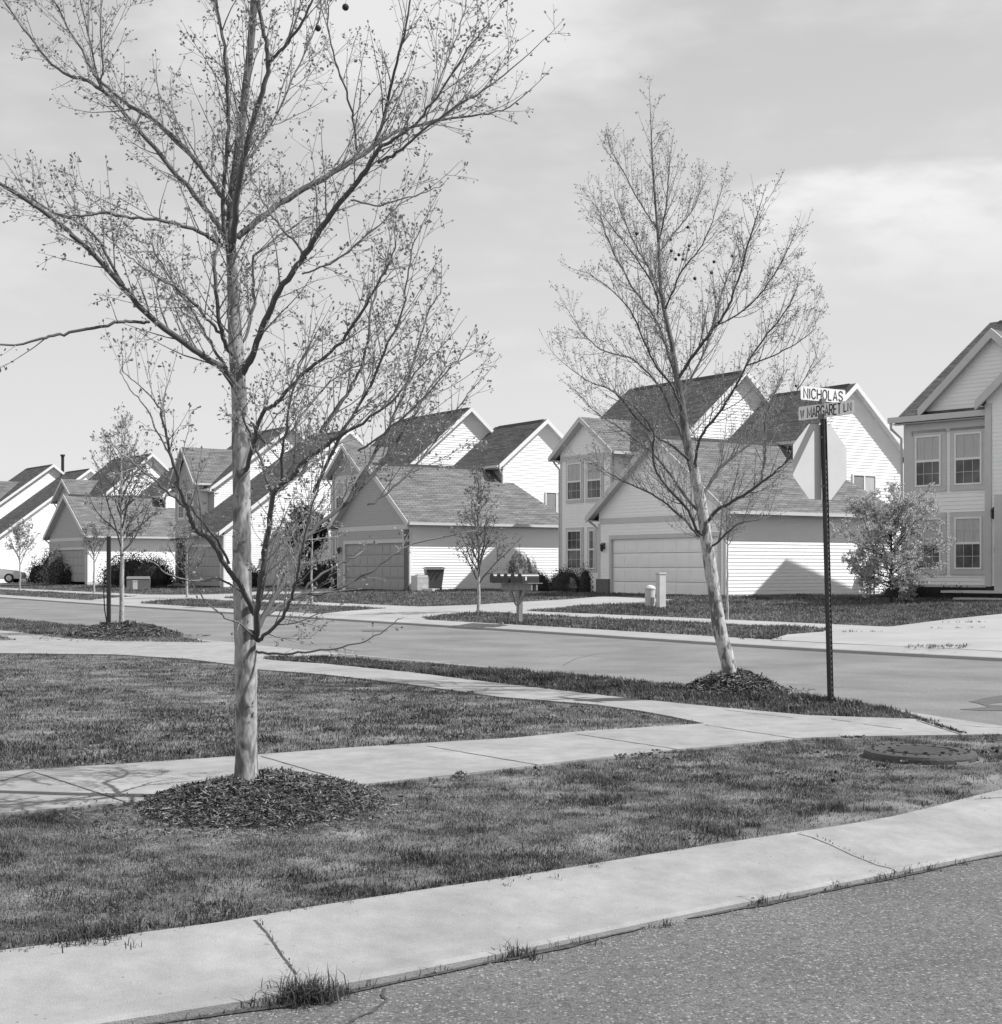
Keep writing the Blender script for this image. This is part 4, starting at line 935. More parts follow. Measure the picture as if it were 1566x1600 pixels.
# transformer cabinet far left
x, y = far(216, 920.5)
p = empty('transformer_box', (x, y, float(terr(x, y))), .2); tag(p, 'low green-grey transformer cabinet on a slab beside the staked young tree', 'cabinet')
MB().box(-.70, .78, -.05, 1.1, -.1, .02).build('slab', M_conc2, p)
m = MB(); m.slab([(-.62, 0, .02), (.62, 0, .02), (.62, 1.0, .02), (-.62, 1.0, .02)], (0, 0, .56)); m.slab([(-.64, -.02, .56), (.64, -.02, .56), (.62, .5, .68), (-.62, .5, .68)], (0, .02, .02)); m.build('cabinet', M_util, p)
x, y = far(214, 921.5)
p = empty('utility_pedestal', (x, y - .4, float(terr(x, y))), .3); tag(p, 'small whitish pedestal standing against the transformer cabinet', 'pedestal')
MB().box(-.12, .12, -.1, .1, -.1, .45).build('body', M_utill, p, bevel=.015); MB().box(-.135, .135, -.115, .115, .45, .5).build('cap', M_utill, p, bevel=.01)

# ------------------------------------------------------------------ bin and air conditioner at the side of the second house (house C frame: x back, y left)
def in_house(h, name, loc, rz=0.0):
    o = empty(name, (0, 0, 0)); o.location = h.matrix_basis @ Vector(loc) if False else (Matrix.Translation(h.location) @ Matrix.Rotation(h.rotation_euler[2], 4, 'Z') @ Vector(loc)); o.rotation_euler = (0, 0, h.rotation_euler[2] + rz); return o
bn = in_house(hC, 'wheelie_bin', (.82, -.75, -.02), -.35); tag(bn, 'dark wheeled rubbish bin with its lid closed against the white side wall', 'bin')
bn.scale = (1.22, 1.1, 1.04)
m = MB(); b0, b1 = [(-.24, -.22), (.24, -.22), (.24, .24), (-.24, .24)], [(-.33, -.30), (.33, -.30), (.33, .36), (-.33, .36)]
V = [(a, c, .10) for a, c in b0] + [(a, c, .93) for a, c in b1]; m.v = V; m.f = [[3, 2, 1, 0], [4, 5, 6, 7]] + [[i, (i + 1) % 4, 4 + (i + 1) % 4, 4 + i] for i in range(4)]; m.build('body', M_bin, bn, bevel=.015)
m = MB(); m.slab([(-.36, -.33, .94), (.36, -.33, .94), (.36, .42, .94), (-.36, .42, .94)], (0, 0, .05)); m.slab([(-.30, -.27, .99), (.30, -.27, .99), (.30, .36, .99), (-.30, .36, .99)], (0, 0, .025)); m.build('lid', M_bin, bn)
for k in range(4): MB().box(-.3 + k * .17, -.3 + k * .17 + .03, -.36, -.30, .80, .93).build('rim_rib', M_dark, bn)
for s in (-1, 1): MB().tube([(s * .25, .2, .1), (s * .31, .2, .1)], .11, 14).build('wheel', M_rubber, bn)
ac = in_house(hC, 'air_conditioner', (.14, -.66, -.05)); tag(ac, 'pale louvred air conditioner box between the bin and the garage corner', 'air conditioner')
MB().box(-.33, .33, -.33, .33, -.05, .05).build('slab', M_conc2, ac)
MB().box(-.28, .28, -.28, .28, .05, .72).build('cabinet', M_utill, ac, bevel=.02)
m = MB()
for k in range(11): m.box(-.292, .292, -.292, .292, .1 + k * .055, .1 + k * .055 + .018)
m.build('louvres', M_utill, ac)
m = MB(); m.tube([(0, 0, .72), (0, 0, .745)], .22, 18); m.build('fan_grille', M_dark, ac)
sp_ = in_house(hC, 'splash_block', (.2, -1.05, .0), .2); tag(sp_, 'pale downspout extension lying on the grass by the bin', 'downspout end')
MB().box(-.07, .07, -.55, .45, -.02, .10).build('spout', M_utill, sp_, bevel=.01)
# meters on the middle house's sunlit wall
me_ = in_house(hB, 'electric_meter', (7.35, -.09, 1.25)); tag(me_, 'grey electric meter on the sunlit side wall behind the leafy small tree', 'meter')
MB().box(-.15, .15, -.08, .08, -.3, .25).build('meter_box', M_util, me_, bevel=.01); MB().tube([(0, -.08, .05), (0, -.17, .05)], .09, 16).build('meter_dial', M_glassd, me_); MB().tube([(0, -.03, -.3), (0, -.03, -1.25)], .03, 8).build('conduit', M_util, me_)
me_ = in_house(hB, 'gas_meter', (6.75, -.22, .55)); tag(me_, 'gas meter with bent pipes low on the white side wall', 'meter')
MB().box(-.14, .14, -.1, .1, 0, .32).build('meter_box', M_util, me_, bevel=.03); MB().tube([(-.12, 0, .3), (-.12, 0, .5), (-.02, 0, .55), (.16, 0, .5), (.2, .1, -.5)], .02, 8).build('pipe', M_util, me_); MB().tube([(.1, 0, .3), (.12, 0, .42), (.3, 0, .42), (.3, 0, -.6)], .018, 8).build('pipe', M_util, me_)

# ------------------------------------------------------------------ car by the left edge
car = empty('parked_car', (-35.6, 100, .48), .05); tag(car, 'light saloon car parked in a drive at the left edge', 'car')
prof = [(-2.3, .35), (-2.35, .62), (-2.25, .82), (-1.6, .92), (-1.05, 1.33), (.15, 1.40), (.95, .98), (1.9, .86), (2.32, .72), (2.38, .5), (2.3, .28), (-2.1, .25)]
def carbody(P, w0, w1, z1):
    m = MB(); n = len(P); half = []
    for s in (-1, 1):
        half.append([(x, s * (w0 if z < z1 else w0 + (w1 - w0) * (z - z1) / .55), z) for x, z in P])
    m.v = half[0] + half[1]; m.f = [list(range(n)), list(range(2 * n - 1, n - 1, -1))] + [[i, (i + 1) % n, n + (i + 1) % n, n + i] for i in range(n)]; return m
carbody(prof, .86, .62, .9).build('body', M_carp, car, bevel=.03)
carbody([(-1.5, .93), (-1.0, 1.27), (.12, 1.34), (.82, .99)], .872, .66, .9).build('side_window', M_glassd, car)
for sx in (-1.45, 1.45):
    for sy in (-1, 1):
        t = MB().tube([(sx, sy * .68, .32), (sx, sy * .875, .32)], .33, 24).build('wheel', M_rubber, car); MB().tube([(sx, sy * .86, .32), (sx, sy * .885, .32)], .20, 16).build('rim', M_rim, t)
for sy in (-1, 1): MB().box(2.2, 2.385, sy * .68 - .13, sy * .68 + .13, .58, .70).build('headlight', M_white, car)

# ------------------------------------------------------------------ trees
def nrm(v): return v / (np.linalg.norm(v) + 1e-12)
class Tubes:
    def __init__(s): s.V = []; s.Fq = []; s.n = 0; s.sh = []
    def add(s, P, r, n=5, shade=None):
        P = np.asarray(P, float); r = np.asarray(r, float); t = np.gradient(P, axis=0); t /= (np.linalg.norm(t, axis=1)[:, None] + 1e-12)
        m = t.mean(0); ref = np.array([0, 0, 1.]) if abs(m[2]) < .8 * np.linalg.norm(m) else np.array([1., 0, 0]); 
        a = np.cross(t, ref); a /= (np.linalg.norm(a, axis=1)[:, None] + 1e-12); b = np.cross(t, a)
        q = np.arange(n) * 2 * math.pi / n; ring = P[:, None, :] + (a[:, None, :] * np.cos(q)[None, :, None] + b[:, None, :] * np.sin(q)[None, :, None]) * r[:, None, None]
        k = len(P); s.V.append(ring.reshape(-1, 3))
        i = np.arange(k - 1)[:, None] * n; j = np.arange(n)[None, :]; jn = (j + 1) % n
        f = np.stack([i + j, i + jn, i + n + jn, i + n + j], -1).reshape(-1, 4) + s.n; s.Fq.append(f); s.n += k * n
        sh = np.clip(.5 + .5 * (.0075 - r) / .0045, .5, 1) if shade is None else np.full(k, shade) if np.isscalar(shade) else shade
        s.sh.append(np.repeat(sh, n))
    def build(s, name, m, parent):
        f = np.concatenate(s.Fq); return mesh_np(name, np.concatenate(s.V), f, np.full(len(f), 4), m, parent, True, np.concatenate(s.sh))
class Leaves:
    def __init__(s): s.c = []; s.d = []; s.s = []
    def add(s, c, d, size): s.c.append(c); s.d.append(d); s.s.append(size)
    def build(s, name, m, parent, rng, fold=.35, aspect=.6):
        c = np.array(s.c); d = np.array(s.d); sz = np.array(s.s)[:, None]; n = len(c)
        d = d / (np.linalg.norm(d, axis=1)[:, None] + 1e-9); r = rng.normal(size=(n, 3)); w = np.cross(d, r); w /= (np.linalg.norm(w, axis=1)[:, None] + 1e-9); u = np.cross(d, w)
        V = np.stack([c, c + d * sz * .55 + w * sz * aspect / 2 + u * sz * fold * .5, c + d * sz + u * sz * rng.uniform(-.3, .5, (n, 1)), c + d * sz * .5 - w * sz * aspect / 2 + u * sz * fold * .5], 1).reshape(-1, 3)
        i = np.arange(n)[:, None] * 4; f = np.concatenate([i + [[0, 1, 2]], i + [[0, 2, 3]]]); sh = np.repeat(np.clip(rng.normal(.45, .22, n), 0, 1), 4)
        return mesh_np(name, V, f, np.full(len(f), 3), m, parent, False, sh)
def twig(T, Lf, rng, p, d, L, r, trop=.25, wob=.12, leaf=.022, dens=18, nl=2, sides=4, level=0, kids=0, ratio=.5, taper=.25):
    n = max(4, int(L / .07)); n = min(n, 14); st = L / n; P = [np.array(p)]; d = nrm(np.array(d, float)); D = [d]
    for i in range(n):
        d = nrm(d + rng.normal(0, wob, 3) + np.array([0, 0, trop]) * st * 3); P.append(P[-1] + d * st); D.append(d)
    rr = np.linspace(r, max(r * taper, .0011), n + 1); T.add(P, rr, sides)
    if kids > 0:
        k = rng.poisson(kids) if kids > 1 else int(rng.random() < kids)
        for _ in range(k):
            t = rng.uniform(.15, .92); i = int(t * n); f = t * n - i; q = P[i] * (1 - f) + P[min(i + 1, n)] * f
            ax = nrm(np.cross(D[i], rng.normal(size=3))); ang = rng.uniform(.5, 1.0); dd = D[i] * math.cos(ang) + ax * math.sin(ang)
            l2 = L * ratio * (1.15 - t * .6) * rng.uniform(.6, 1.2)
            if l2 > .04: twig(T, Lf, rng, q, dd, l2, max(rr[i] * .6, .0016), trop, wob, leaf, dens, nl, 3, level + 1, kids * .45, ratio, taper)
    if leaf > 0:
        m = int(L * dens * rng.uniform(.6, 1.3)) + 1
        for _ in range(m):
            t = rng.uniform(.12, 1) ** .8; i = min(int(t * n), n - 1); f = t * n - i; q = P[i] * (1 - f) + P[i + 1] * f
            ax = nrm(np.cross(D[i], rng.normal(size=3)))
            # short spur then a tuft of tiny leaves
            sp = q + nrm(ax + D[i] * .6) * rng.uniform(.006, .02)
            for _k in range(rng.integers(1, nl + 2)):
                Lf.add(sp + rng.normal(0, leaf * .25, 3), nrm(ax + D[i] * .7 + rng.normal(0, .55, 3)), leaf * rng.uniform(.5, 1.25))
        Lf.add(P[-1], D[-1], leaf)
def limb_pts(tr, Y0, kx=1.0):
    """traced limb: (px, py, radius_px, depth offset in m) -> 3D polyline, smooth"""
    Q = []
    for px, py, r, dy in tr:
        Y = Y0 + dy; Q.append((near_at(px, Y), Y, zat(py, Y), r * kx * Y / F))
    Q = np.array(Q)
    for _ in range(2):
        N_ = [Q[0]]
        for a, b in zip(Q[:-1], Q[1:]): N_ += [a * .75 + b * .25, a * .25 + b * .75]
        N_.append(Q[-1]); Q = np.array(N_)
    return Q
def along(Q, rng, T, Lf, every, Lr, t0=.1, t1=1.0, ang=(.5, 1.05), tw=None, up=.5, tip=True, side=None):
    s = np.concatenate([[0], np.cumsum(np.linalg.norm(np.diff(Q[:, :3], axis=0), axis=1))]); tot = s[-1]; n = max(1, int(tot * (t1 - t0) / every)); tw = tw or {}
    for k in range(n):
        u = (t0 + (t1 - t0) * (k + rng.random()) / n) * tot; i = min(np.searchsorted(s, u), len(s) - 1); i = max(i, 1); f = (u - s[i - 1]) / (s[i] - s[i - 1] + 1e-9)
        p = Q[i - 1, :3] * (1 - f) + Q[i, :3] * f; r = Q[i - 1, 3] * (1 - f) + Q[i, 3] * f; d = nrm(Q[i, :3] - Q[i - 1, :3])
        ax = nrm(np.cross(d, rng.normal(size=3)) + np.array([0, 0, up])); a = rng.uniform(*ang); dd = d * math.cos(a) + ax * math.sin(a)
        L = rng.uniform(*Lr) * (1.1 - .5 * u / tot); twig(T, Lf, rng, p, dd, L, min(r * .5, .0018 + L * .0062), **tw)
    if tip: twig(T, Lf, rng, Q[-1, :3], Q[-1, :3] - Q[-2, :3], rng.uniform(*Lr) * .7, Q[-1, 3], **tw)

# --- the big young plane tree in front
Y1 = 8.5; rg = np.random.default_rng(11)
zb1 = zat(1236, Y1)
t1 = empty('plane_tree', (near_at(386, Y1), Y1, .1)); tag(t1, 'largest tree in front, smooth mottled trunk in a mulch ring and budding branches', 'tree', 'street trees')
o1 = np.array([near_at(386, Y1), Y1, .1])
class Off:   # trees are built in their own local space
    pass
def traced_tree(root, org, Y0, trunk, limbs, tspec, seed, bark, budm, leafname='buds'):
    rg = np.random.default_rng(seed); T = Tubes(); B = Tubes(); Lf = Leaves()
    Q = limb_pts(trunk, Y0); nQ = len(Q)
    # denser, gently lumpy trunk
    u = np.linspace(0, 1, 120); s = np.concatenate([[0], np.cumsum(np.linalg.norm(np.diff(Q[:, :3], axis=0), axis=1))]); s /= s[-1]
    Qd = np.stack([np.interp(u, s, Q[:, i]) for i in range(4)], 1); Qd[:, 3] *= .95 + .03 * np.sin(u * 60) + .02 * rg.normal(size=120)
    Qd[:, :3] -= org; T.add(Qd[:, :3], Qd[:, 3], 20, np.clip((Qd[:, 2] - tspec['zyoung']) / .8, 0, 1) * .42)
    for spec in limbs:
        tr, kw = spec; Q = limb_pts(tr, Y0, tspec['kx']); Q[:, :3] -= org
        jit = rg.normal(0, .004, Q[:, :3].shape); jit[0] = 0; Q[:, :3] += jit
        B.add(Q[:, :3], Q[:, 3], 8)
        kw = dict(kw); along(Q, rg, B, Lf, kw.pop('every', tspec['every']), kw.pop('Lr', tspec['Lr']), tw=dict(tspec['tw']), **kw)
    if tspec.get('tt'):
        Qt = Qd.copy(); a, b = tspec['tt']; along(Qt, rg, B, Lf, tspec['tevery'], tspec['Lr'], t0=a, t1=b, tw=dict(tspec['tw']), tip=True)
    T.build('trunk', bark, root); br = B.build('branches', bark, root); Lf.build(leafname, budm, br, rg)
    return len(Lf.c)
trunk1 = [(386, 1262, 27, 0), (385, 1236, 22.5, 0), (385, 1218, 19.8, 0), (385, 1195, 18.6, 0), (385, 1100, 18, 0), (384, 1010, 17.5, 0), (380, 960, 16.5, .0), (378, 900, 15, 0), (378, 800, 15, .02), (377, 720, 14.5, .03), (375, 640, 13.5, .05), (371, 575, 13, .07), (366, 500, 10.5, .08), (363, 420, 9.3, .08), (360, 375, 8.4, .1), (362, 310, 7.2, .1), (370, 250, 6.8, .12), (380, 170, 6.6, .12), (390, 90, 6.2, .14), (395, 30, 5.8, .15), (402, -60, 6.5, .15), (412, -220, 4.5, .15), (418, -380, 2, .15)]
L1 = [
 ([(376, 612, 9.5, .05), (352, 578, 9, -.1), (325, 560, 8.5, -.15), (300, 545, 8.5, -.2), (232, 495, 8, -.4), (190, 445, 7.5, -.5), (130, 380, 6.5, -.6), (90, 345, 6, -.75), (30, 303, 5.5, -.8), (-20, 275, 4.5, -.9), (-90, 200, 3, -1)], dict()),
 ([(234, 502, 4, -.4), (205, 503, 4, -.42), (185, 503, 4, -.5), (140, 515, 4, -.55), (100, 520, 3.8, -.6), (80, 523, 3.8, -.65), (55, 534, 3.2, -.7), (0, 541, 2.6, -.75), (-60, 540, 2, -.8)], dict(every=.3, Lr=(.15, .4))),
 ([(196, 455, 4.5, -.45), (172, 405, 4, -.4), (145, 365, 3.5, -.35), (120, 345, 3, -.3), (85, 335, 2.6, -.3), (50, 310, 2, -.3)], dict()),
 ([(358, 378, 7, .1), (340, 350, 6.5, .2), (310, 312, 6.5, .4), (262, 255, 6, .6), (215, 200, 5.5, .8), (170, 150, 5.5, 1.0), (140, 126, 5, 1.1), (118, 120, 4.5, 1.1), (95, 115, 3.5, 1.2), (60, 75, 3, 1.3), (20, 25, 2.5, 1.35), (-10, -30, 2, 1.4)], dict()),
 ([(358, 322, 6, .1), (335, 290, 6, .2), (300, 243, 6, .3), (250, 192, 5.5, .4), (205, 165, 5, .5), (178, 146, 4.5, .6), (150, 120, 3.5, .7), (130, 85, 3, .75), (100, 35, 2.5, .8), (78, -20, 2, .8)], dict()),
 ([(160, 142, 3, 1.0), (150, 110, 2.6, 1.0), (140, 60, 2.2, .9), (128, 15, 1.8, .9), (118, -40, 1.4, .9)], dict()),
 ([(156, 136, 2.4, .7), (160, 100, 2.2, .6), (157, 40, 1.9, .5), (160, -20, 1.4, .5)], dict()),
 ([(346, 384, 5, .08), (325, 368, 5, -.1), (300, 356, 5, -.2), (262, 346, 4.5, -.4), (230, 341, 4, -.5), (190, 338, 3.6, -.55), (165, 331, 3.4, -.6), (130, 338, 2.8, -.65), (95, 338, 2.2, -.7), (60, 320, 1.6, -.7)], dict()),
 ([(366, 560, 6.5, .06), (352, 540, 6, -.02), (345, 515, 5.5, -.1), (338, 460, 5, -.15), (334, 410, 5, -.15), (338, 392, 5, -.1), (345, 382, 4.5, -.02)], dict()),
 ([(350, 525, 4.5, -.05), (325, 500, 4, -.2), (300, 470, 3.5, -.3), (270, 445, 3, -.4), (240, 430, 2.4, -.5), (200, 400, 1.8, -.5)], dict()),
 ([(355, 575, 4, 0), (330, 540, 3.8, .2), (310, 500, 3.4, .4), (290, 470, 3, .5), (262, 430, 2.5, .6), (235, 380, 2, .7)], dict()),
 ([(355, 392, 5.5, .08), (347, 330, 5.5, .05), (352, 260, 5, 0), (357, 190, 5, -.05), (356, 110, 4.5, -.1), (346, 50, 4, -.15), (337, 0, 3.5, -.2), (330, -60, 3, -.2)], dict()),
 ([(362, 400, 8, .08), (368, 330, 8, -.05), (376, 262, 7.5, -.15), (395, 190, 7, -.2), (412, 135, 6.5, -.25), (422, 97, 6, -.25), (415, 60, 5.5, -.25), (405, 20, 5, -.25), (400, -40, 4, -.25), (396, -140, 3, -.3)], dict()),
 ([(422, 95, 4.5, -.25), (445, 72, 4, -.3), (470, 40, 3.5, -.4), (490, 0, 3, -.4), (505, -50, 2.5, -.4)], dict()),
 ([(380, 262, 3, .1), (420, 205, 2.8, .3), (455, 130, 2.4, .5), (490, 50, 2, .6), (512, -10, 1.5, .6)], dict()),
 ([(370, 372, 8.5, .1), (395, 350, 8.5, .15), (430, 322, 8, .3), (480, 292, 7.5, .4), (545, 255, 7, .6), (580, 232, 6.5, .75), (596, 218, 5, .8), (640, 198, 4, .9), (700, 185, 3.2, 1.0), (760, 180, 2.4, 1.1), (800, 165, 1.8, 1.1)], dict()),
 ([(586, 224, 4.5, .77), (596, 200, 4.2, .75), (608, 150, 3.8, .6), (622, 90, 3.2, .5), (636, 30, 2.6, .4), (648, -40, 2, .3)], dict()),
 ([(560, 246, 3, .65), (553, 200, 2.8, .6), (548, 160, 2.6, .5), (530, 115, 2.4, .4), (514, 60, 2, .3), (512, 0, 1.5, .2)], dict()),
 ([(376, 590, 9, .07), (392, 560, 8.5, 0), (408, 520, 8, -.1), (425, 472, 8, -.2), (455, 430, 7.5, -.3), (480, 395, 7.5, -.4), (505, 350, 7, -.5), (545, 300, 7, -.6), (570, 268, 6.5, -.65), (593, 230, 5.5, -.7), (612, 220, 4, -.75), (645, 200, 3.5, -.8), (665, 178, 3.2, -.85), (695, 130, 2.8, -.9), (735, 70, 2.2, -1), (765, 35, 1.6, -1)], dict()),
 ([(592, 254, 4, -.7), (625, 238, 3.6, -.8), (655, 208, 3.2, -.9), (700, 175, 2.8, -1), (750, 145, 2.4, -1.1), (795, 110, 1.8, -1.1)], dict()),
 ([(660, 205, 2.6, -.9), (675, 160, 2.4, -.85), (690, 115, 2, -.8), (715, 60, 1.7, -.75), (728, 0, 1.4, -.7)], dict()),
 ([(478, 403, 3.6, -.4), (455, 370, 3.2, -.2), (430, 345, 2.8, 0), (410, 310, 2.2, .1), (395, 280, 1.6, .2)], dict()),
 ([(472, 428, 2.6, -.4), (520, 412, 2.4, -.5), (560, 380, 2, -.6), (600, 345, 1.6, -.7), (625, 318, 1.3, -.7)], dict()),
 ([(548, 312, 2.6, -.6), (580, 322, 2.3, -.7), (620, 315, 2, -.8), (665, 300, 1.5, -.9), (690, 290, 1.2, -.9)], dict(every=.12, Lr=(.06, .2))),
 ([(398, 1000, 9, .02), (404, 950, 8, -.15), (409, 900, 7.5, -.22), (416, 842, 7.2, -.3), (424, 795, 7, -.35), (429, 762, 6.5, -.4), (452, 752, 6, -.5), (475, 720, 5.5, -.6), (485, 712, 5, -.65), (512, 692, 4.5, -.7), (560, 665, 4, -.8), (610, 630, 3, -.9), (650, 580, 2.2, -1.0)], dict()),
 ([(427, 775, 4.5, -.38), (415, 745, 4.2, -.3), (409, 718, 4, -.2), (395, 690, 3.4, -.1), (380, 650, 3, -.15), (365, 600, 2.4, -.3)], dict()),
 ([(440, 755, 4, -.45), (440, 720, 3.6, -.5), (446, 680, 3.2, -.6), (455, 620, 2.6, -.7), (470, 560, 2, -.8)], dict()),
 ([(400, 985, 7.5, .0), (431, 930, 7, .15), (456, 885, 6.8, .3), (470, 849, 6.5, .4), (490, 827, 6, .5), (530, 797, 5.5, .6), (560, 766, 5, .7), (600, 722, 4, .8), (640, 660, 3.2, .9), (670, 610, 2.4, .95), (700, 570, 1.8, 1)], dict()),
 ([(404, 1002, 5, .02), (430, 978, 4.6, -.2), (449, 955, 4.4, -.3), (458, 923, 4, -.4), (466, 900, 3.6, -.5), (472, 850, 3, -.6), (488, 790, 2.4, -.7), (505, 730, 1.8, -.8)], dict()),
 ([(396, 958, 7.5, .0), (377, 917, 7, -.2), (359, 894, 6.8, -.3), (341, 863, 6.5, -.4), (328, 842, 6.5, -.45), (308, 831, 6.3, -.5), (299, 818, 5.8, -.55), (292, 795, 5.2, -.6), (281, 764, 4.6, -.65), (269, 719, 4, -.7), (260, 685, 3.4, -.75), (254, 650, 2.8, -.8), (240, 622, 2.2, -.8), (215, 600, 1.8, -.85), (190, 578, 1.3, -.9)], dict(t0=.35)),
 ([(292, 795, 3.4, -.6), (262, 770, 3, -.8), (235, 745, 2.6, -.9), (205, 720, 2.2, -1), (175, 695, 1.6, -1)], dict(every=.14, Lr=(.08, .3))),
 ([(268, 712, 2.6, -.7), (248, 680, 2.3, -.7), (232, 640, 2, -.6), (205, 610, 1.6, -.6), (188, 580, 1.2, -.6)], dict(every=.12, Lr=(.08, .25))),
 ([(396, 940, 3.2, .1), (352, 905, 3, -.3), (325, 905, 2.6, -.5), (290, 908, 2.2, -.6), (262, 897, 1.8, -.7), (235, 875, 1.3, -.7)], dict(every=.14, Lr=(.08, .25))),
 ([(400, 1018, 3.6, 0), (430, 1022, 3.2, -.1), (470, 1020, 2.8, -.2), (520, 1014, 2.4, -.3), (560, 1006, 2, -.35), (600, 986, 1.6, -.4), (624, 966, 1.2, -.4)], dict(every=.11, Lr=(.05, .16), up=-.2)),
 ([(402, 998, 3, 0), (378, 975, 2.6, -.2), (350, 965, 2.3, -.3), (325, 945, 2, -.35), (306, 920, 1.6, -.4), (296, 900, 1.2, -.4)], dict(every=.16, Lr=(.06, .2))),
 ([(405, 968, 4.6, .05), (440, 945, 4.2, .2), (470, 925, 4, .35), (505, 929, 3.6, .45), (540, 915, 3.3, .5), (580, 893, 3, .55), (620, 862, 2.6, .6), (650, 848, 2.2, .65), (700, 836, 1.8, .7), (745, 828, 1.2, .75)], dict(every=.18, Lr=(.12, .4))),
 ([(470, 928, 3.6, .35), (490, 905, 3.4, .4), (520, 885, 3, .5), (552, 872, 2.4, .55), (568, 862, 1.6, .6)], dict(every=.2, Lr=(.1, .3))),
 ([(384, 735, 6, .0), (396, 700, 5.8, -.1), (404, 655, 5.6, -.2), (414, 640, 5.4, -.2), (432, 633, 5.2, -.25), (450, 608, 5, -.3), (483, 578, 4.6, -.4), (513, 553, 4.4, -.45), (544, 522, 4, -.5), (570, 484, 3.6, -.55), (582, 455, 3, -.6), (605, 420, 2.4, -.65), (620, 380, 1.8, -.7)], dict()),
 ([(470, 745, 5, .3), (493, 692, 4.8, .35), (513, 657, 4.6, .4), (539, 622, 4.4, .45), (552, 598, 4, .5), (571, 560, 3.4, .5), (577, 517, 3, .5), (582, 466, 2.6, .55), (600, 420, 2, .6)], dict()),
 ([(490, 770, 4.6, -.3), (529, 683, 4.2, -.4), (566, 630, 3.8, -.5), (598, 556, 3.2, -.6), (626, 499, 2.8, -.65), (636, 453, 2.4, -.7), (640, 400, 1.8, -.75), (660, 350, 1.4, -.75)], dict()),
 ([(540, 790, 4, .6), (580, 720, 3.6, .7), (610, 665, 3.2, .8), (640, 590, 2.8, .85), (655, 530, 2.4, .85), (672, 480, 2, .85), (690, 455, 1.4, .85)], dict()),
 ([(560, 705, 3, -.7), (610, 670, 2.8, -.8), (650, 635, 2.4, -.9), (690, 590, 2, -1), (720, 555, 1.4, -1)], dict()),
 ([(575, 790, 3, .6), (620, 760, 2.8, .7), (660, 715, 2.4, .8), (700, 660, 2, .9), (735, 612, 1.4, .9)], dict()),
 ([(392, 660, 3.4, 0), (420, 700, 3, .2), (450, 680, 2.8, .3), (500, 610, 2.4, .4), (545, 575, 2, .5), (600, 560, 1.6, .5), (640, 520, 1.2, .5)], dict()),
 ([(376, 545, 4, .08), (395, 500, 4, .2), (396, 430, 3.6, .3), (394, 400, 3.3, .3), (410, 390, 2.8, .35), (440, 365, 2.4, .4), (480, 340, 1.8, .5)], dict()),
 ([(358, 880, 4, -.1), (345, 850, 3.4, -.3), (310, 810, 2.8, -.5), (290, 780, 2.4, -.55), (262, 755, 2, -.6), (232, 740, 1.6, -.6), (205, 738, 1.2, -.6)], dict(every=.14, Lr=(.08, .25))),
]
nl1 = traced_tree(t1, o1, Y1, trunk1, L1, dict(kx=.60, zyoung=3.0, every=.058, Lr=(.2, .62), tevery=.05, tt=(.40, .97), tw=dict(trop=.26, wob=.07, leaf=.022, dens=13, nl=2, kids=2.3, ratio=.5)), 21, M_bark, M_bud)
def seed_balls(root, org, Y0, pts, r):
    for px, py, rp in pts:
        Y = Y0 + random.uniform(-.4, .4); x = near_at(px, Y); z = zat(py, Y); rr = rp * Y / F
        m = lathe([(0, -rr), (rr * .5, -rr * .86), (rr * .87, -rr * .5), (rr, 0), (rr * .87, rr * .5), (rr * .5, rr * .86), (0, rr)], 12, (x - org[0], Y - org[1], z - org[2]))
        m.tube([(x - org[0], Y - org[1], z - org[2] + rr), (x - org[0] + .01, Y - org[1], z - org[2] + rr + .05)], .001, 3)
        m.build('seed_ball', M_dark, root, smooth=False)
seed_balls(t1, o1, Y1, [(497, 44, 5), (540, 11, 5.5)], 0)

# --- the leaning plane tree by the corner
Y2 = 16.2; o2 = np.array([near_at(1143, Y2), Y2, .1]); t2 = empty('plane_tree', tuple(o2)); tag(t2, 'leaning plane tree on a dark mulch heap between pavement and street', 'tree', 'street trees')
trunk2 = [(1146, 1085, 15, 0), (1142, 1058, 12.5, 0), (1136, 1025, 12, 0), (1124, 985, 11.5, 0), (1117, 930, 11, 0), (1111, 892, 10.5, 0), (1104, 845, 10, 0), (1098, 800, 9.5, 0), (1093, 775, 9, 0), (1086, 740, 8.5, 0), (1077, 707, 8, 0), (1070, 665, 6.6, 0), (1063, 616, 6, 0), (1058, 590, 5.5, 0), (1052, 550, 4, 0), (1047, 523, 3.8, 0), (1036, 475, 3.4, .05), (1031, 440, 3, .05), (1030, 389, 2.4, .1), (1026, 340, 2, .1), (1022, 290, 1.6, .1), (1019, 240, 1.2, .1), (1017, 185, .7, .1)]
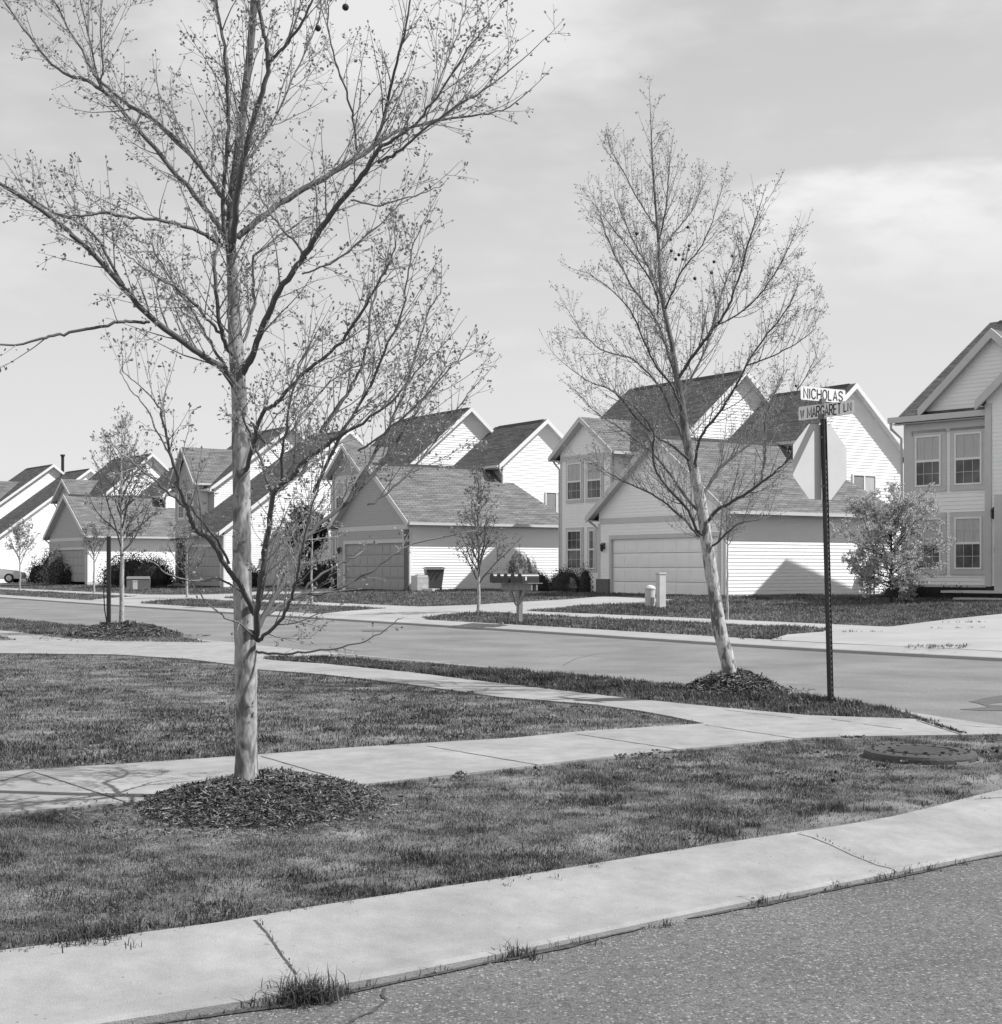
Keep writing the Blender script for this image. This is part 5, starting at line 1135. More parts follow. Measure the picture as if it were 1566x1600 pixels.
L2 = [
 ([(1060, 592, 5, 0), (1072, 572, 4.8, -.1), (1083, 556, 4.6, -.2), (1103, 530, 4.4, -.4), (1121, 507, 4, -.5), (1134, 490, 3.6, -.6), (1143, 468, 3.2, -.6), (1159, 421, 2.8, -.7), (1169, 379, 2.4, -.8), (1180, 345, 1.8, -.8), (1188, 322, 1.2, -.9)], dict()),
 ([(1121, 507, 2.4, -.5), (1150, 495, 2.2, -.7), (1180, 470, 2, -.9), (1215, 425, 1.6, -1.1), (1235, 380, 1, -1.2)], dict()),
 ([(1056, 588, 4.4, 0), (1040, 540, 4, .2), (1030, 508, 3.8, .3), (1022, 495, 3.4, .4), (1005, 470, 3, .5), (985, 445, 2.6, .6), (952, 383, 2.2, .8), (938, 335, 1.4, .9)], dict()),
 ([(1036, 475, 3.2, .05), (1030, 455, 3, .1), (1019, 427, 2.6, .2), (1006, 405, 2.3, .3), (996, 389, 2.1, .4), (975, 345, 1.6, .5), (961, 305, 1, .5)], dict()),
 ([(1028, 490, 2.6, .3), (1028, 460, 2.4, -.1), (1012, 430, 2.2, -.3), (990, 395, 1.8, -.5), (960, 360, 1.5, -.7), (930, 320, 1, -.8)], dict()),
 ([(1038, 485, 2.8, 0), (1050, 460, 2.6, -.3), (1062, 425, 2.2, -.5), (1090, 395, 1.9, -.7), (1110, 360, 1.5, -.8), (1120, 320, 1, -.9)], dict()),
 ([(1030, 395, 2.4, .1), (1045, 375, 2.2, .3), (1070, 345, 1.9, .5), (1084, 325, 1.6, .6), (1096, 295, 1.2, .7)], dict()),
 ([(1028, 360, 2.2, .1), (1012, 335, 2, .2), (990, 300, 1.7, .3), (970, 260, 1.4, .3), (955, 235, 1, .3)], dict()),
 ([(1028, 385, 2.2, .1), (1040, 330, 2, -.1), (1044, 290, 1.7, -.2), (1047, 255, 1.3, -.2), (1049, 235, .9, -.2)], dict()),
 ([(1102, 838, 5, 0), (1090, 830, 4.6, -.1), (1082, 812, 4.2, -.2), (1075, 795, 3.8, -.3), (1049, 769, 3.4, -.5), (1023, 736, 3.2, -.6), (1020, 700, 3, -.65), (1024, 676, 2.6, -.7), (1005, 650, 2.2, -.8), (975, 622, 1.9, -.9), (940, 600, 1.3, -1)], dict()),
 ([(1098, 806, 4.6, 0), (1075, 780, 4.2, .2), (1050, 745, 3.8, .4), (1030, 718, 3.2, .5), (1010, 700, 2.8, .6), (975, 672, 2.2, .7), (935, 650, 1.6, .8), (900, 610, 1, .8)], dict()),
 ([(1080, 722, 4.4, 0), (1056, 700, 4, -.2), (1040, 690, 3.6, -.3), (1020, 678, 3.2, -.4), (990, 650, 2.8, -.6), (975, 625, 2.4, -.7), (950, 605, 2, -.8), (920, 598, 1.4, -.8), (885, 570, .9, -.9)], dict()),
 ([(1074, 700, 4, 0), (1060, 668, 3.8, .2), (1048, 640, 3.4, .3), (1030, 600, 3, .4), (992, 561, 2.4, .6), (965, 555, 2, .7), (925, 540, 1.6, .8), (900, 505, 1, .9)], dict()),
 ([(1066, 640, 3.6, 0), (1050, 600, 3.2, -.2), (1022, 570, 2.8, -.4), (1005, 530, 2.4, -.5), (990, 490, 2, -.6), (955, 450, 1.6, -.7), (915, 425, 1, -.8)], dict()),
 ([(1106, 815, 5, 0), (1118, 798, 4.8, -.2), (1140, 786, 4.6, -.4), (1176, 766, 4.2, -.6), (1192, 752, 3.6, -.7), (1215, 735, 2.8, -.8), (1235, 715, 2.2, -.9), (1262, 680, 1.6, -1), (1280, 640, 1, -1)], dict()),
 ([(1192, 752, 3, -.7), (1190, 738, 2.8, -.65), (1197, 714, 2.5, -.6), (1195, 685, 2.2, -.6), (1194, 655, 2, -.5), (1210, 620, 1.5, -.5), (1225, 580, 1, -.5)], dict()),
 ([(1098, 785, 4.6, 0), (1104, 762, 4.2, .2), (1128, 728, 3.8, .4), (1150, 710, 3.4, .5), (1172, 695, 3, .6), (1205, 665, 2.4, .8), (1240, 620, 1.8, 1), (1262, 585, 1.2, 1.1), (1278, 550, .8, 1.1)], dict()),
 ([(1086, 735, 4.2, 0), (1089, 700, 4, -.2), (1100, 672, 3.8, -.3), (1121, 650, 3.6, -.5), (1144, 615, 3.2, -.6), (1166, 571, 2.8, -.8), (1188, 536, 2.4, -.9), (1223, 495, 2, -1.1), (1240, 465, 1.3, -1.2), (1248, 440, 1, -1.3)], dict()),
 ([(1166, 571, 2.2, -.8), (1200, 560, 2, -.9), (1240, 540, 1.6, -1), (1262, 525, 1.2, -1.1), (1276, 512, .8, -1.1)], dict()),
 ([(1064, 625, 3.4, 0), (1080, 590, 3, .3), (1100, 555, 2.6, .5), (1115, 500, 2.2, .7), (1130, 450, 1.8, .8), (1150, 400, 1.2, .9)], dict()),
 ([(1112, 860, 4.6, 0), (1098, 843, 4.2, .1), (1085, 830, 3.6, .2), (1060, 800, 3, .4), (1020, 772, 2.6, .5), (990, 758, 2.2, .6), (960, 745, 1.6, .7), (925, 720, 1, .8)], dict()),
 ([(1110, 855, 3.4, 0), (1125, 845, 3, -.2), (1140, 828, 2.6, -.3), (1160, 815, 2, -.4), (1185, 812, 1.4, -.4), (1200, 806, .9, -.4)], dict()),
]
traced_tree(t2, o2, Y2, trunk2, L2, dict(kx=.55, zyoung=2.3, every=.056, Lr=(.30, .74), tevery=.05, tt=(.50, .97), tw=dict(trop=.55, wob=.035, leaf=.022, dens=14, nl=1, kids=2.7, ratio=.5)), 5, M_bark2, M_bud)
seed_balls(t2, o2, Y2, [(1049, 392, 2.7), (1075, 355, 2.6), (1077, 384, 2.6), (1061, 398, 2.7), (1076, 390, 2.4), (1068, 397, 2.3), (1056, 405, 2.6), (1116, 409, 2.7), (1144, 400, 2.4), (1112, 426, 2.8), (1086, 435, 2.9), (1116, 457, 2.4), (1118, 464, 2.3), (995, 365, 2.7), (1067, 405, 2.5), (1048, 374, 2.4), (1148, 424, 2), (1244, 603, 2.2)], 0)

# --- procedural young trees
def small_tree(name, label, base, h, crown0, rad, seed, leafm, leaf=.05, dens=14, limbs=16, kids=2.2, lean=(0, 0), r0=.035, bark=M_barks, wob=.09, trop=.14, weep=False, nl=2, ang=(.45, .9), leafy=1.0, stems=1, group='young trees along the street'):
    rg = np.random.default_rng(seed); x, y, z = base; root = empty(name, (x, y, z)); tag(root, label, 'tree', group)
    T = Tubes(); B = Tubes(); Lf = Leaves(); n = 14; P = []
    for i in range(n + 1):
        t = i / n; P.append((lean[0] * t * h + rg.normal(0, .006) * h * .3, lean[1] * t * h + rg.normal(0, .006) * h * .3, -.1 + t * (h * .93 + .1)))
    P = np.array(P); rr = r0 * (1 - .86 * np.linspace(0, 1, n + 1)) + .002; rr[0] *= 1.25; T.add(P, rr, 10, 0.0); T.build('trunk', bark, root)
    Q = np.concatenate([P, rr[:, None]], 1)
    for k in range(limbs):
        t = (k + rg.random()) / limbs; zz = crown0 + (h * .9 - crown0) * t ** 1.15; i = np.interp(zz, P[:, 2], np.arange(n + 1)); j = int(min(i, n - 1)); f = i - j; p = P[j] * (1 - f) + P[j + 1] * f; r = rr[j]
        a = k * 2.4 + rg.uniform(-.4, .4); an = rg.uniform(*ang) * (1 - .35 * t); d = np.array([math.cos(a) * math.sin(an), math.sin(a) * math.sin(an), math.cos(an)])
        prof = (1.0 - .62 * t) if not weep else 1
        if name == 'leafy_tree': prof = .25 + 1.0 * math.sin(math.pi * min(1, .12 + t * .86)) ** .7
        L = rad / max(.45, math.sin(an)) * prof * rg.uniform(.75, 1.1)
        if weep: d = np.array([math.cos(a), math.sin(a), .5]); 
        twig(B, Lf, rg, p, d, L, min(r * .6, r0 * .42), trop=trop, wob=wob, leaf=leaf, dens=dens * leafy, nl=nl, sides=5, kids=kids * 2.0, ratio=.5)
    twig(B, Lf, rg, P[-1], (0, 0, 1), h * .12, .006, trop=.2, wob=.05, leaf=leaf, dens=dens, nl=nl, kids=1)
    br = B.build('branches', bark, root); Lf.build('leaves', leafm, br, rg)
    return root
def at_far(px, py):
    x, y = far(px, py); return (x, y, float(terr(x, y)))
Yb = 29.3; st = (near_at(190, Yb), Yb, .28)
small_tree('young_tree', 'staked young tree with budding twigs on a mulch heap in the left strip', st, zat(668, Yb) - .28, zat(868, Yb) - .28, 1.15, 31, M_bud, leaf=.055, dens=8, limbs=20, r0=.055, kids=2.4, ang=(.55, 1.05))
sk = empty('tree_stake', (near_at(170, 29.0), 29.0, .1)); tag(sk, 'dark upright stake left of the young tree on the mulch heap', 'stake', None)
MB().box(-.036, .036, -.036, .036, -.2, zat(838, 29) - .1).build('stake', M_post, sk)
MB().tube([(0, 0, 1.45), (-.08, .0, 1.3), (-.10, 0, .9), (-.085, 0, .55), (-.02, -.02, .2)], .012, 5).build('strap', M_dark, sk)
MB().tube([(0, 0, 1.5), (.10, .1, 1.62), (.25, .3, 1.68)], .012, 5).build('strap', M_dark, sk)
small_tree('young_tree', 'thin young tree with bare pale stem by the far kerb, left of the stake', at_far(147, 927), 3.2, 1.5, .9, 32, M_leafm, leaf=.07, dens=9, limbs=12, r0=.06)
small_tree('young_tree', 'small pale-leaved tree in front of the parked car at the left edge', at_far(31, 924), 3.4, 1.4, 1.3, 33, M_leafl, leaf=.08, dens=12, limbs=14, r0=.05)
small_tree('young_tree', 'wide twiggy young tree before the dark porch, left of the big trunk', at_far(292, 935), 2.9, 1.0, 1.25, 34, M_bud, leaf=.06, dens=6, limbs=18, r0=.06, ang=(.7, 1.25), kids=2.4)
small_tree('young_tree', 'slim young tree seen right of the big trunk before the white gable', at_far(487, 945), 5.2, 1.6, .95, 35, M_leafl, leaf=.07, dens=9, limbs=16, r0=.045)
small_tree('young_tree', 'young tree with pale stem on the island left of the mailboxes', at_far(748, 958), 3.9, .75, .95, 36, M_leafm, leaf=.06, dens=8, limbs=24, r0=.055, ang=(.4, .8))
small_tree('young_tree', 'small sapling with thin stem in front of the middle garage corner', at_far(1137, 970), 2.9, 1.75, .55, 37, M_bud, leaf=.04, dens=10, limbs=10, r0=.035, ang=(.4, .9))
wx = in_house(hC, 'x', (5.0, -1.3, 0)); wl = tuple(wx.location); bpy.data.objects.remove(wx)
small_tree('weeping_tree', 'little weeping tree against the white side wall behind the mailboxes', wl, 2.0, 1.55, .9, 38, M_leafm, leaf=.05, dens=16, limbs=16, r0=.035, weep=True, trop=-1.15, wob=.1, kids=2.2, group=None)
dx_ = in_house(hD, 'x', (4.4, -1.0, 0)); dl = tuple(dx_.location); bpy.data.objects.remove(dx_)
small_tree('tall_shrub', 'tall dark evergreen shrub against the white gable right of the big trunk', dl, 3.9, 1.1, 1.15, 39, M_leafd, leaf=.13, dens=30, limbs=34, r0=.06, ang=(.3, .8), kids=3, group=None)
small_tree('leafy_tree', 'small round-crowned tree in fresh pale leaf beside the right house', at_far(1393, 943), 2.75, .42, 1.22, 40, M_blossom, leaf=.058, dens=26, limbs=46, r0=.05, ang=(.9, 1.5), kids=3.4, nl=3, bark=mat_bark('dark_bark', .06, .03, 0, 0, .05), group=None, trop=.06)

# --- shrubs
def shrub(label, c, rx, ry, h, seed, m, n=2600, leaf=.055, spiky=.12, name='shrub', cat='shrub', group='shrubs at the house fronts'):
    rg = np.random.default_rng(seed); root = empty(name, c); tag(root, label, cat, group); n = int(n * max(1, rx / .8) ** 1.3)
    core = lathe([(0, 0), (.75, .02), (.86, .3), (.74, .62), (.42, .82), (0, .88)], 14); core.v = [(a * .86 * rx * (1 + .08 * math.sin(5 * a + 3 * b)), b * ry, z * h) for a, b, z in core.v]; core.build('stems', M_shrub, root)
    Lf = Leaves(); q = rg.normal(size=(n, 3)); q /= np.linalg.norm(q, axis=1)[:, None]; q[:, 2] = np.abs(q[:, 2]); lump = 1 + spiky * np.sin(q[:, 0] * 7 + seed) * np.sin(q[:, 1] * 6) + rg.normal(0, spiky * .6, n)
    rad = np.clip(rg.uniform(.78, 1.02, n), 0, 1.1) * lump
    for i in range(n): Lf.add(np.array([q[i, 0] * rx, q[i, 1] * ry, q[i, 2] * h * .96 + .03]) * np.array([rad[i]] * 3), q[i] + rg.normal(0, .6, 3) + np.array([0, 0, .3]), leaf * rg.uniform(.6, 1.2))
    Lf.build('leaves', m, root, rg); return root
def hp(h, loc):
    return tuple(Matrix.Translation(h.location) @ Matrix.Rotation(h.rotation_euler[2], 4, 'Z') @ Vector(loc))
shrub('round clipped dark shrub, the smaller left one below the paired windows', hp(hB, (1.35, 12.9, -.1)), .52, .52, .95, 1, M_leafd)
shrub('larger clipped dark shrub beside the middle garage, with a ragged right end', hp(hB, (.75, 10.2, -.1)), .85, .75, 1.12, 2, M_leafd, n=4200)
shrub('small pointed dark shrub touching the middle garage pier', hp(hB, (.45, 8.55, -.1)), .32, .32, 1.2, 3, M_leafd, n=1400, spiky=.25)
shrub('low dark shrub under the left corner of the nearest house', hp(hA, (-.8, -.35, -.1)), .75, .55, .75, 4, M_leafd, spiky=.25, n=3200)
shrub('long dark shrub bed below the windows of the nearest house', hp(hA, (-.55, -2.0, -.1)), .6, 1.2, .45, 41, M_leafd, spiky=.25, n=3200)
for k, (px, py, rx, h, mm, lab) in enumerate([(62, 911, .9, 1.5, M_leafd, 'dark upright shrub left of the pale one by the far house'), (78, 911, .7, 2.2, M_leafd, 'taller dark shrub next to the pale flowering shrub'), (101, 913, 1.5, 2.2, M_leafl, 'pale flowering shrub in front of the distant garage'), (120, 913, 1.1, 1.3, M_leafd, 'dark rounded shrub right of the pale flowering shrub'), (158, 912, .5, 2.6, M_leafm, 'narrow upright shrub against the distant white side wall'), (185, 914, 1.0, 1.5, M_leafd, 'dark shrub left of the transformer cabinet'), (224, 915, 1.6, 1.35, M_leafd, 'wide dark shrub directly behind the transformer cabinet')]):
    b = at_far(px, py); shrub(lab, b, rx, .7, h, 50 + k, mm, n=1800, leaf=.12, spiky=.28)
for k, (loc, rx, h, lab) in enumerate([((-1.6, 5.8, 0), 1.0, 1.3, 'dark shrub at the right end of the dark porch'), ((-1.2, 7.8, 0), 1.2, 1.5, 'dark shrub in the middle of the dark porch front'), ((-1.4, 10.0, 0), 1.1, 1.7, 'dark shrub at the left end of the dark porch'), ((1.5, -.5, -.1), .4, .9, 'little shrub at the foot of the white gable wall')]):
    shrub(lab, hp(hD, loc), rx, .7, h, 70 + k, M_leafd, n=1800, leaf=.1, spiky=.25)
for k, (loc, rx, h, lab) in enumerate([((1.6, 12.6, 0), 1.0, 1.25, 'dark shrub below the second house windows, far left one'), ((1.4, 10.6, 0), 1.1, 1.15, 'dark shrub below the second house windows, middle one'), ((.9, 8.7, 0), .8, 1.3, 'dark shrub touching the second house garage')]):
    shrub(lab, hp(hC, loc), rx, .7, h, 80 + k, M_leafd, n=1800, leaf=.1, spiky=.25)

# ------------------------------------------------------------------ mulch heaps
def mound(label, cx, cy, rx, ry, h, n, size, seed, z0=.1):
    rg = np.random.default_rng(seed); root = empty('mulch_heap', (cx, cy, z0)); tag(root, label, 'mulch heap', 'mulch rings round the trees')
    zf = lambda x, y: h * np.clip(1 - (x / rx) ** 2 - (y / ry) ** 2, 0, 1) ** 1.15 * (1 + .22 * np.sin(x * 9 + 1) * np.sin(y * 8) + .12 * np.sin(x * 21) * np.sin(y * 17 + 2))
    g = 30; V = []; Fc = []
    for i in range(g + 1):
        for k in range(48):
            r = i / g * 1.02; a = 2 * math.pi * k / 48; x = rx * r * math.cos(a); y = ry * r * math.sin(a); V.append((x, y, float(zf(x, y)) + .004 * math.sin(x * 40) * math.sin(y * 37) - (.02 if i == g else 0)))
    for i in range(g):
        for k in range(48): Fc.append([i * 48 + k, i * 48 + (k + 1) % 48, (i + 1) * 48 + (k + 1) % 48, (i + 1) * 48 + k])
    me = bpy.data.meshes.new('heap'); me.from_pydata(V, [], Fc); me.update(); link('heap', me, M_mulch, root, True)
    a = rg.uniform(0, 2 * math.pi, n); r = np.sqrt(rg.random(n)) * np.where((rg.random(n) < .24) & (np.sin(a) < .25), rg.uniform(1, 1.7, n), 1); x = rx * r * np.cos(a); y = ry * r * np.sin(a); z = zf(x, y) + rg.uniform(.0, .016, n)
    L = rg.uniform(.35, 1.5, n) * size; wd = rg.uniform(.08, .2, n) * size; d = rg.normal(size=(n, 3)); d[:, 2] *= .28; d /= np.linalg.norm(d, axis=1)[:, None]; w = np.cross(d, rg.normal(size=(n, 3)) * .35 + [0, 0, 1]); w /= np.linalg.norm(w, axis=1)[:, None]; u = np.cross(d, w)
    c = np.stack([x, y, z + .008], 1); dl = d * L[:, None] / 2; wl = w * wd[:, None] / 2; ul = u * wd[:, None] * .25; bend = u * (L * rg.uniform(-.1, .1, n))[:, None]
    V = np.stack([c - dl - wl, c - dl * .9 + wl, c + bend + wl * 1.1 + ul, c + dl + wl * .5, c + dl * .8 - wl * .7, c + bend - wl + ul], 1).reshape(-1, 3)
    i = np.arange(n)[:, None] * 6; f = np.concatenate([i + [[0, 1, 2, 5]], i + [[5, 2, 3, 4]]]); sh = np.repeat(np.clip(rg.gamma(1.2, .26, n), 0, 1), 6)
    o = mesh_np('bark_chips', V, f, np.full(len(f), 4), M_chip, root, False, sh); o['kind'] = 'stuff'
    return root
mound('wide heap of bark chips round the foot of the biggest tree', -1.40, 8.42, .70, .84, .13, 15000, .045, 1)
mound('small dark heap of bark chips under the leaning tree', near_at(1147, 16.2), 16.15, .56, .95, .19, 5500, .075, 2)
mound('bark chip heap under the staked young tree at left', near_at(192, 29.2), 29.2, 1.15, 1.6, .24, 4500, .11, 3)

# ------------------------------------------------------------------ grass
def vnoise(x, y, s, seed):
    t = np.random.default_rng(seed).random((64, 64)); X = x / s + 31.7; Y = y / s + 17.3; i = np.floor(X).astype(int); j = np.floor(Y).astype(int); u = X - i; v = Y - j; u = u * u * (3 - 2 * u); v = v * v * (3 - 2 * v)
    g = lambda a, b: t[a % 64, b % 64]
    return (g(i, j) * (1 - u) + g(i + 1, j) * u) * (1 - v) + (g(i, j + 1) * (1 - u) + g(i + 1, j + 1) * u) * v
def fbm(x, y, s, seed): return vnoise(x, y, s, seed) * .5 + vnoise(x, y, s * .47, seed + 1) * .3 + vnoise(x, y, s * .21, seed + 2) * .2
def blades(name, label_, n, poly, zf, hr, wr, seed, m, holes=(), clump=1.0, thin=None, z_off=-.004, ps=1.0):
    """grass blades over a polygon: short mown blades, patchy tone and height"""
    rg = np.random.default_rng(seed); A = np.array(poly); lo = A.min(0); hi = A.max(0); xs = []; ys = []; got = 0
    while got < n:
        x = rg.uniform(lo[0], hi[0], n); y = rg.uniform(lo[1], hi[1], n); k = inside(x, y, A)
        for H in holes: k &= ~inside(x, y, np.array(H))
        k &= np.abs(x) < y * .40 + 1.2
        # density follows distance from the eye
        if thin is not None: k &= rg.random(n) < thin(x, y)
        k &= rg.random(n) < np.clip((fbm(x, y, .45 * ps, 40 + seed) - .25) * 4.0, .30, 1)
        xs.append(x[k]); ys.append(y[k]); got += k.sum()
        if k.sum() == 0: break
    x = np.concatenate(xs)[:n]; y = np.concatenate(ys)[:n]; n = len(x)
    pn = np.clip((fbm(x, y, 1.1 * ps, 60 + seed) - .5) * 2.6 + .5, 0, 1); pf = np.clip((fbm(x, y, .16 * ps, 80 + seed) - .5) * 2.6 + .5, 0, 1)
    h = (hr[0] + (hr[1] - hr[0]) * rg.random(n) ** 1.5) * (.6 + .35 * pn + .45 * pf); w = rg.uniform(*wr, n); z = zf(x, y) + z_off
    a = rg.uniform(0, 2 * math.pi, n); lean = rg.uniform(.15, .95, n); d = np.stack([np.cos(a), np.sin(a), np.zeros(n)], 1); s = np.stack([-np.sin(a + rg.normal(0, .6, n)), np.cos(a), np.zeros(n)], 1) * w[:, None] / 2
    b = np.stack([x, y, z], 1); up = np.array([0, 0, 1.]); hh = h[:, None]; ln = lean[:, None]
    mid = b + up * hh * .55 * (1 - .25 * ln) + d * hh * ln * .28; tip = b + up * hh * (1 - .45 * ln) + d * hh * ln * .85
    V = np.stack([b - s, b + s, mid + s * .8, mid - s * .8, tip], 1).reshape(-1, 3); i = np.arange(n)[:, None] * 5
    q = i + [[0, 1, 2, 3]]; t = i + [[3, 2, 4]]; ff = np.concatenate([q.ravel(), t.ravel()]); lt = np.concatenate([np.full(n, 4), np.full(n, 3)])
    sh = np.clip(rg.normal(.27, .15, n) - .24 * (pn - .5) - .42 * (pf - .5) + (rg.random(n) < .15) * rg.uniform(.2, .8, n), 0, 1)
    o = mesh_np(name, V, ff, lt, m, None, False, np.repeat(sh, 5)); tag(o, label_, 'grass', None, 'stuff'); return o
z1 = lambda x, y: np.full(x.shape, .1)
def wav(P, a=.02, step=.15):
    P = densify(P, step); return [(x + random.gauss(0, a), y + random.gauss(0, a)) for x, y in P]
gi = [tuple(p) for p in offset_line(inner, .0)]
i_fg = [p for p in gi if p[1] < 9.9 and p[0] < 4.0 and p[1] > 3.5]
fgP = [(p[0], p[1]) for p in i_fg] + [near(1600, 1149), near(1508, 1151.5), near(1340, 1153.5), near(1252, 1156.5), near(1061, 1174.5), near(900, 1191.5), near(780, 1206.5), near(567, 1229.5), near(400, 1243.5), near(204, 1257.5), near(0, 1275.5), near(-160, 1290)]
KI = resample(np.array([p for p in gi if 4 < p[1] < 10 and -4 < p[0] < 4.2]), 70)
def worn(x, y):
    d = np.full(x.shape, 9.)
    for q in KI: d = np.minimum(d, np.hypot(x - q[0], y - q[1]))
    w = fbm(x, y, .5, 91); k = np.clip((6.0 / y) ** 1.2, 0, 1)
    return k * np.where((d < .42) & (w > .47 + d * .22), .22, 1.0)
ring = [(mx_ + .45 * math.cos(a), my_ + .45 * math.sin(a)) for a in np.linspace(0, 2 * math.pi, 20, endpoint=False)]
heap1 = [(-1.40 + (.50 + .08 * math.sin(3 * a) + .06 * math.sin(7 * a + 1)) * math.cos(a), 8.42 + (.50 + .09 * math.sin(4 * a + 2)) * math.sin(a)) for a in np.linspace(0, 2 * math.pi, 24, endpoint=False)]
heap2 = [(near_at(1147, 16.2) + .50 * math.cos(a), 16.15 + .85 * math.sin(a)) for a in np.linspace(0, 2 * math.pi, 24, endpoint=False)]
heap3 = [(near_at(192, 29.2) + 1.0 * math.cos(a), 29.2 + 1.4 * math.sin(a)) for a in np.linspace(0, 2 * math.pi, 24, endpoint=False)]
blades('grass', 'short patchy grass between the near kerb and the pavement', 270000, wav(fgP, .032, .05), z1, (.011, .036), (.002, .004), 1, M_blade, holes=(ring, heap1), thin=worn)
lawnP = [near(*p) for p in [(1101, 1133.5), (1000, 1140), (890, 1147.5), (800, 1156.5), (562, 1170.5), (365, 1185.5), (204, 1196.5), (0, 1209.5), (-160, 1226), (-260, 1018)]] + [near(*p) for p in lawn_top[::-1]]
blades('grass', 'triangular mown lawn between the two pavements', 150000, wav(lawnP, .02, .12), z1, (.02, .048), (.0035, .007), 2, M_blade, thin=lambda x, y: np.clip((10.0 / y) ** 1.5, 0, 1))
stripP = [near(*p) for p in strip_lo] + [near(1470, 1131), near(1436, 1122), near(1400, 1112), near(1362, 1103), (3.27, 15.3), (2.12, 16.75), (.15, 19.3), near(511, 1029), near(424, 1028)]
blades('grass', 'narrow grass strip round the leaning tree and sign post', 60000, wav(stripP, .02, .12), z1, (.035, .08), (.007, .012), 3, M_blade, holes=(heap2,))
stripL = [near(*p) for p in [(-100, 962), (0, 967), (69, 973), (143, 982), (245, 991), (320, 1003.5), (320, 1005), (185, 1004), (92, 998), (0, 985.7), (-100, 975)]]
blades('grass', 'narrow grass strip round the staked young tree', 26000, wav(stripL, .03, .3), z1, (.05, .10), (.012, .022), 4, M_bladef, ps=2.0, holes=(heap3,))
bitL = [near(*p) for p in [(-80, 993), (0, 996), (28, 1001.5), (0, 1002), (-80, 1001)]]
blades('grass', 'tiny grass wedge at the left edge', 2500, bitL, z1, (.05, .09), (.012, .02), 5, M_bladef)
# far lawns (the driveways and the pavement band stay clear)
kfar = [tuple(p) for p in offset_line(kl, .64)]; kback = [tuple(p) for p in offset_line(kl, 19)]
sel = [i for i, p in enumerate(kl) if 16 < p[1] < 95]
farP = [kfar[i] for i in sel] + [kback[i] for i in sel[::-1]]
w0 = [tuple(p) for p in offset_line(kl, 3.52)]; w1 = [tuple(p) for p in offset_line(kl, 4.73)]; band = [w0[i] for i in sel] + [w1[i] for i in sel[::-1]]
def foot(h, x0, x1, y0, y1): return [hp(h, (a, b, 0))[:2] for a, b in ((x0, y0), (x1, y0), (x1, y1), (x0, y1))]
feet = [foot(hB, 0, 12, 0, 14), foot(hC, 0, 12, 0, 14), foot(hD, 0, 12, 0, 11), foot(hE, 0, 12, 0, 14), foot(hA, 0, 12, -11, 0)]
blades('grass', 'mown front lawns on the far side of the street', 210000, farP, lambda x, y: terr(x, y), (.05, .11), (.014, .03), 6, M_bladef, ps=2.5, holes=[drv_A, drv_B, drv_C, band] + feet, thin=lambda x, y: np.clip((30 / y) ** 2, 0, 1), z_off=0)
# small uneven tufts hanging over the edges, weeds in the kerb and joints
def tufts(name, label_, pts, seed, hr, wr, per, m, spread=.02):
    rg = np.random.default_rng(seed); xs = []; ys = []; zs = []; hs = []
    for (x, y, z, s) in pts:
        k = max(2, int(per * s)); xs.append(x + rg.normal(0, spread * s, k)); ys.append(y + rg.normal(0, spread * s, k)); zs.append(np.full(k, z)); hs.append(rg.uniform(*hr, k) * s)
    x = np.concatenate(xs); y = np.concatenate(ys); z = np.concatenate(zs); h = np.concatenate(hs); n = len(x); w = rg.uniform(*wr, n)
    a = rg.uniform(0, 2 * math.pi, n); lean = rg.uniform(.2, 1.15, n); d = np.stack([np.cos(a), np.sin(a), np.zeros(n)], 1); s = np.stack([-np.sin(a), np.cos(a), np.zeros(n)], 1) * w[:, None] / 2
    b = np.stack([x, y, z], 1); up = np.array([0, 0, 1.]); hh = h[:, None]; ln = lean[:, None]
    mid = b + up * hh * .5 + d * hh * ln * .3; tip = b + up * hh * (1 - .5 * ln).clip(.1) + d * hh * ln
    V = np.stack([b - s, b + s, mid + s * .8, mid - s * .8, tip], 1).reshape(-1, 3); i = np.arange(n)[:, None] * 5
    ff = np.concatenate([(i + [[0, 1, 2, 3]]).ravel(), (i + [[3, 2, 4]]).ravel()]); lt = np.concatenate([np.full(n, 4), np.full(n, 3)])
    sh = np.clip(rg.normal(.22, .16, n), 0, 1); o = mesh_np(name, V, ff, lt, m, None, False, np.repeat(sh, 5)); tag(o, label_, 'weeds', None, 'stuff'); return o
rr_ = random.Random(8); pts = []
ol = [p for p in resample(outer, 3000) if p[1] < 9 and abs(p[0]) < p[1] * .4 + .6 and p[0] < 3.6 and p[1] > 3.8]
for k, p in enumerate(ol):
    cl_ = .5 + .5 * math.sin(p[0] * 5.1 + 1.3) * math.sin(p[0] * 2.3); 
    if rr_.random() < .75 * (.35 + cl_): pts.append((p[0] + rr_.gauss(0, .006), p[1] - .004 - abs(rr_.gauss(0, .008)), .004, .30 + .85 * cl_ * rr_.random() ** 1.6))
for a, b in ksegs:
    for t in np.linspace(.03, .97, 26):
        if rr_.random() < .5: q = a + (b - a) * t; pts.append((q[0], q[1], kz(t), .16 + .2 * rr_.random()))
oo = resample(outer, 3000); opx = 783 + F * oo[:, 0] / oo[:, 1]; okk = (oo[:, 1] < 9) & (oo[:, 0] < 3.7)
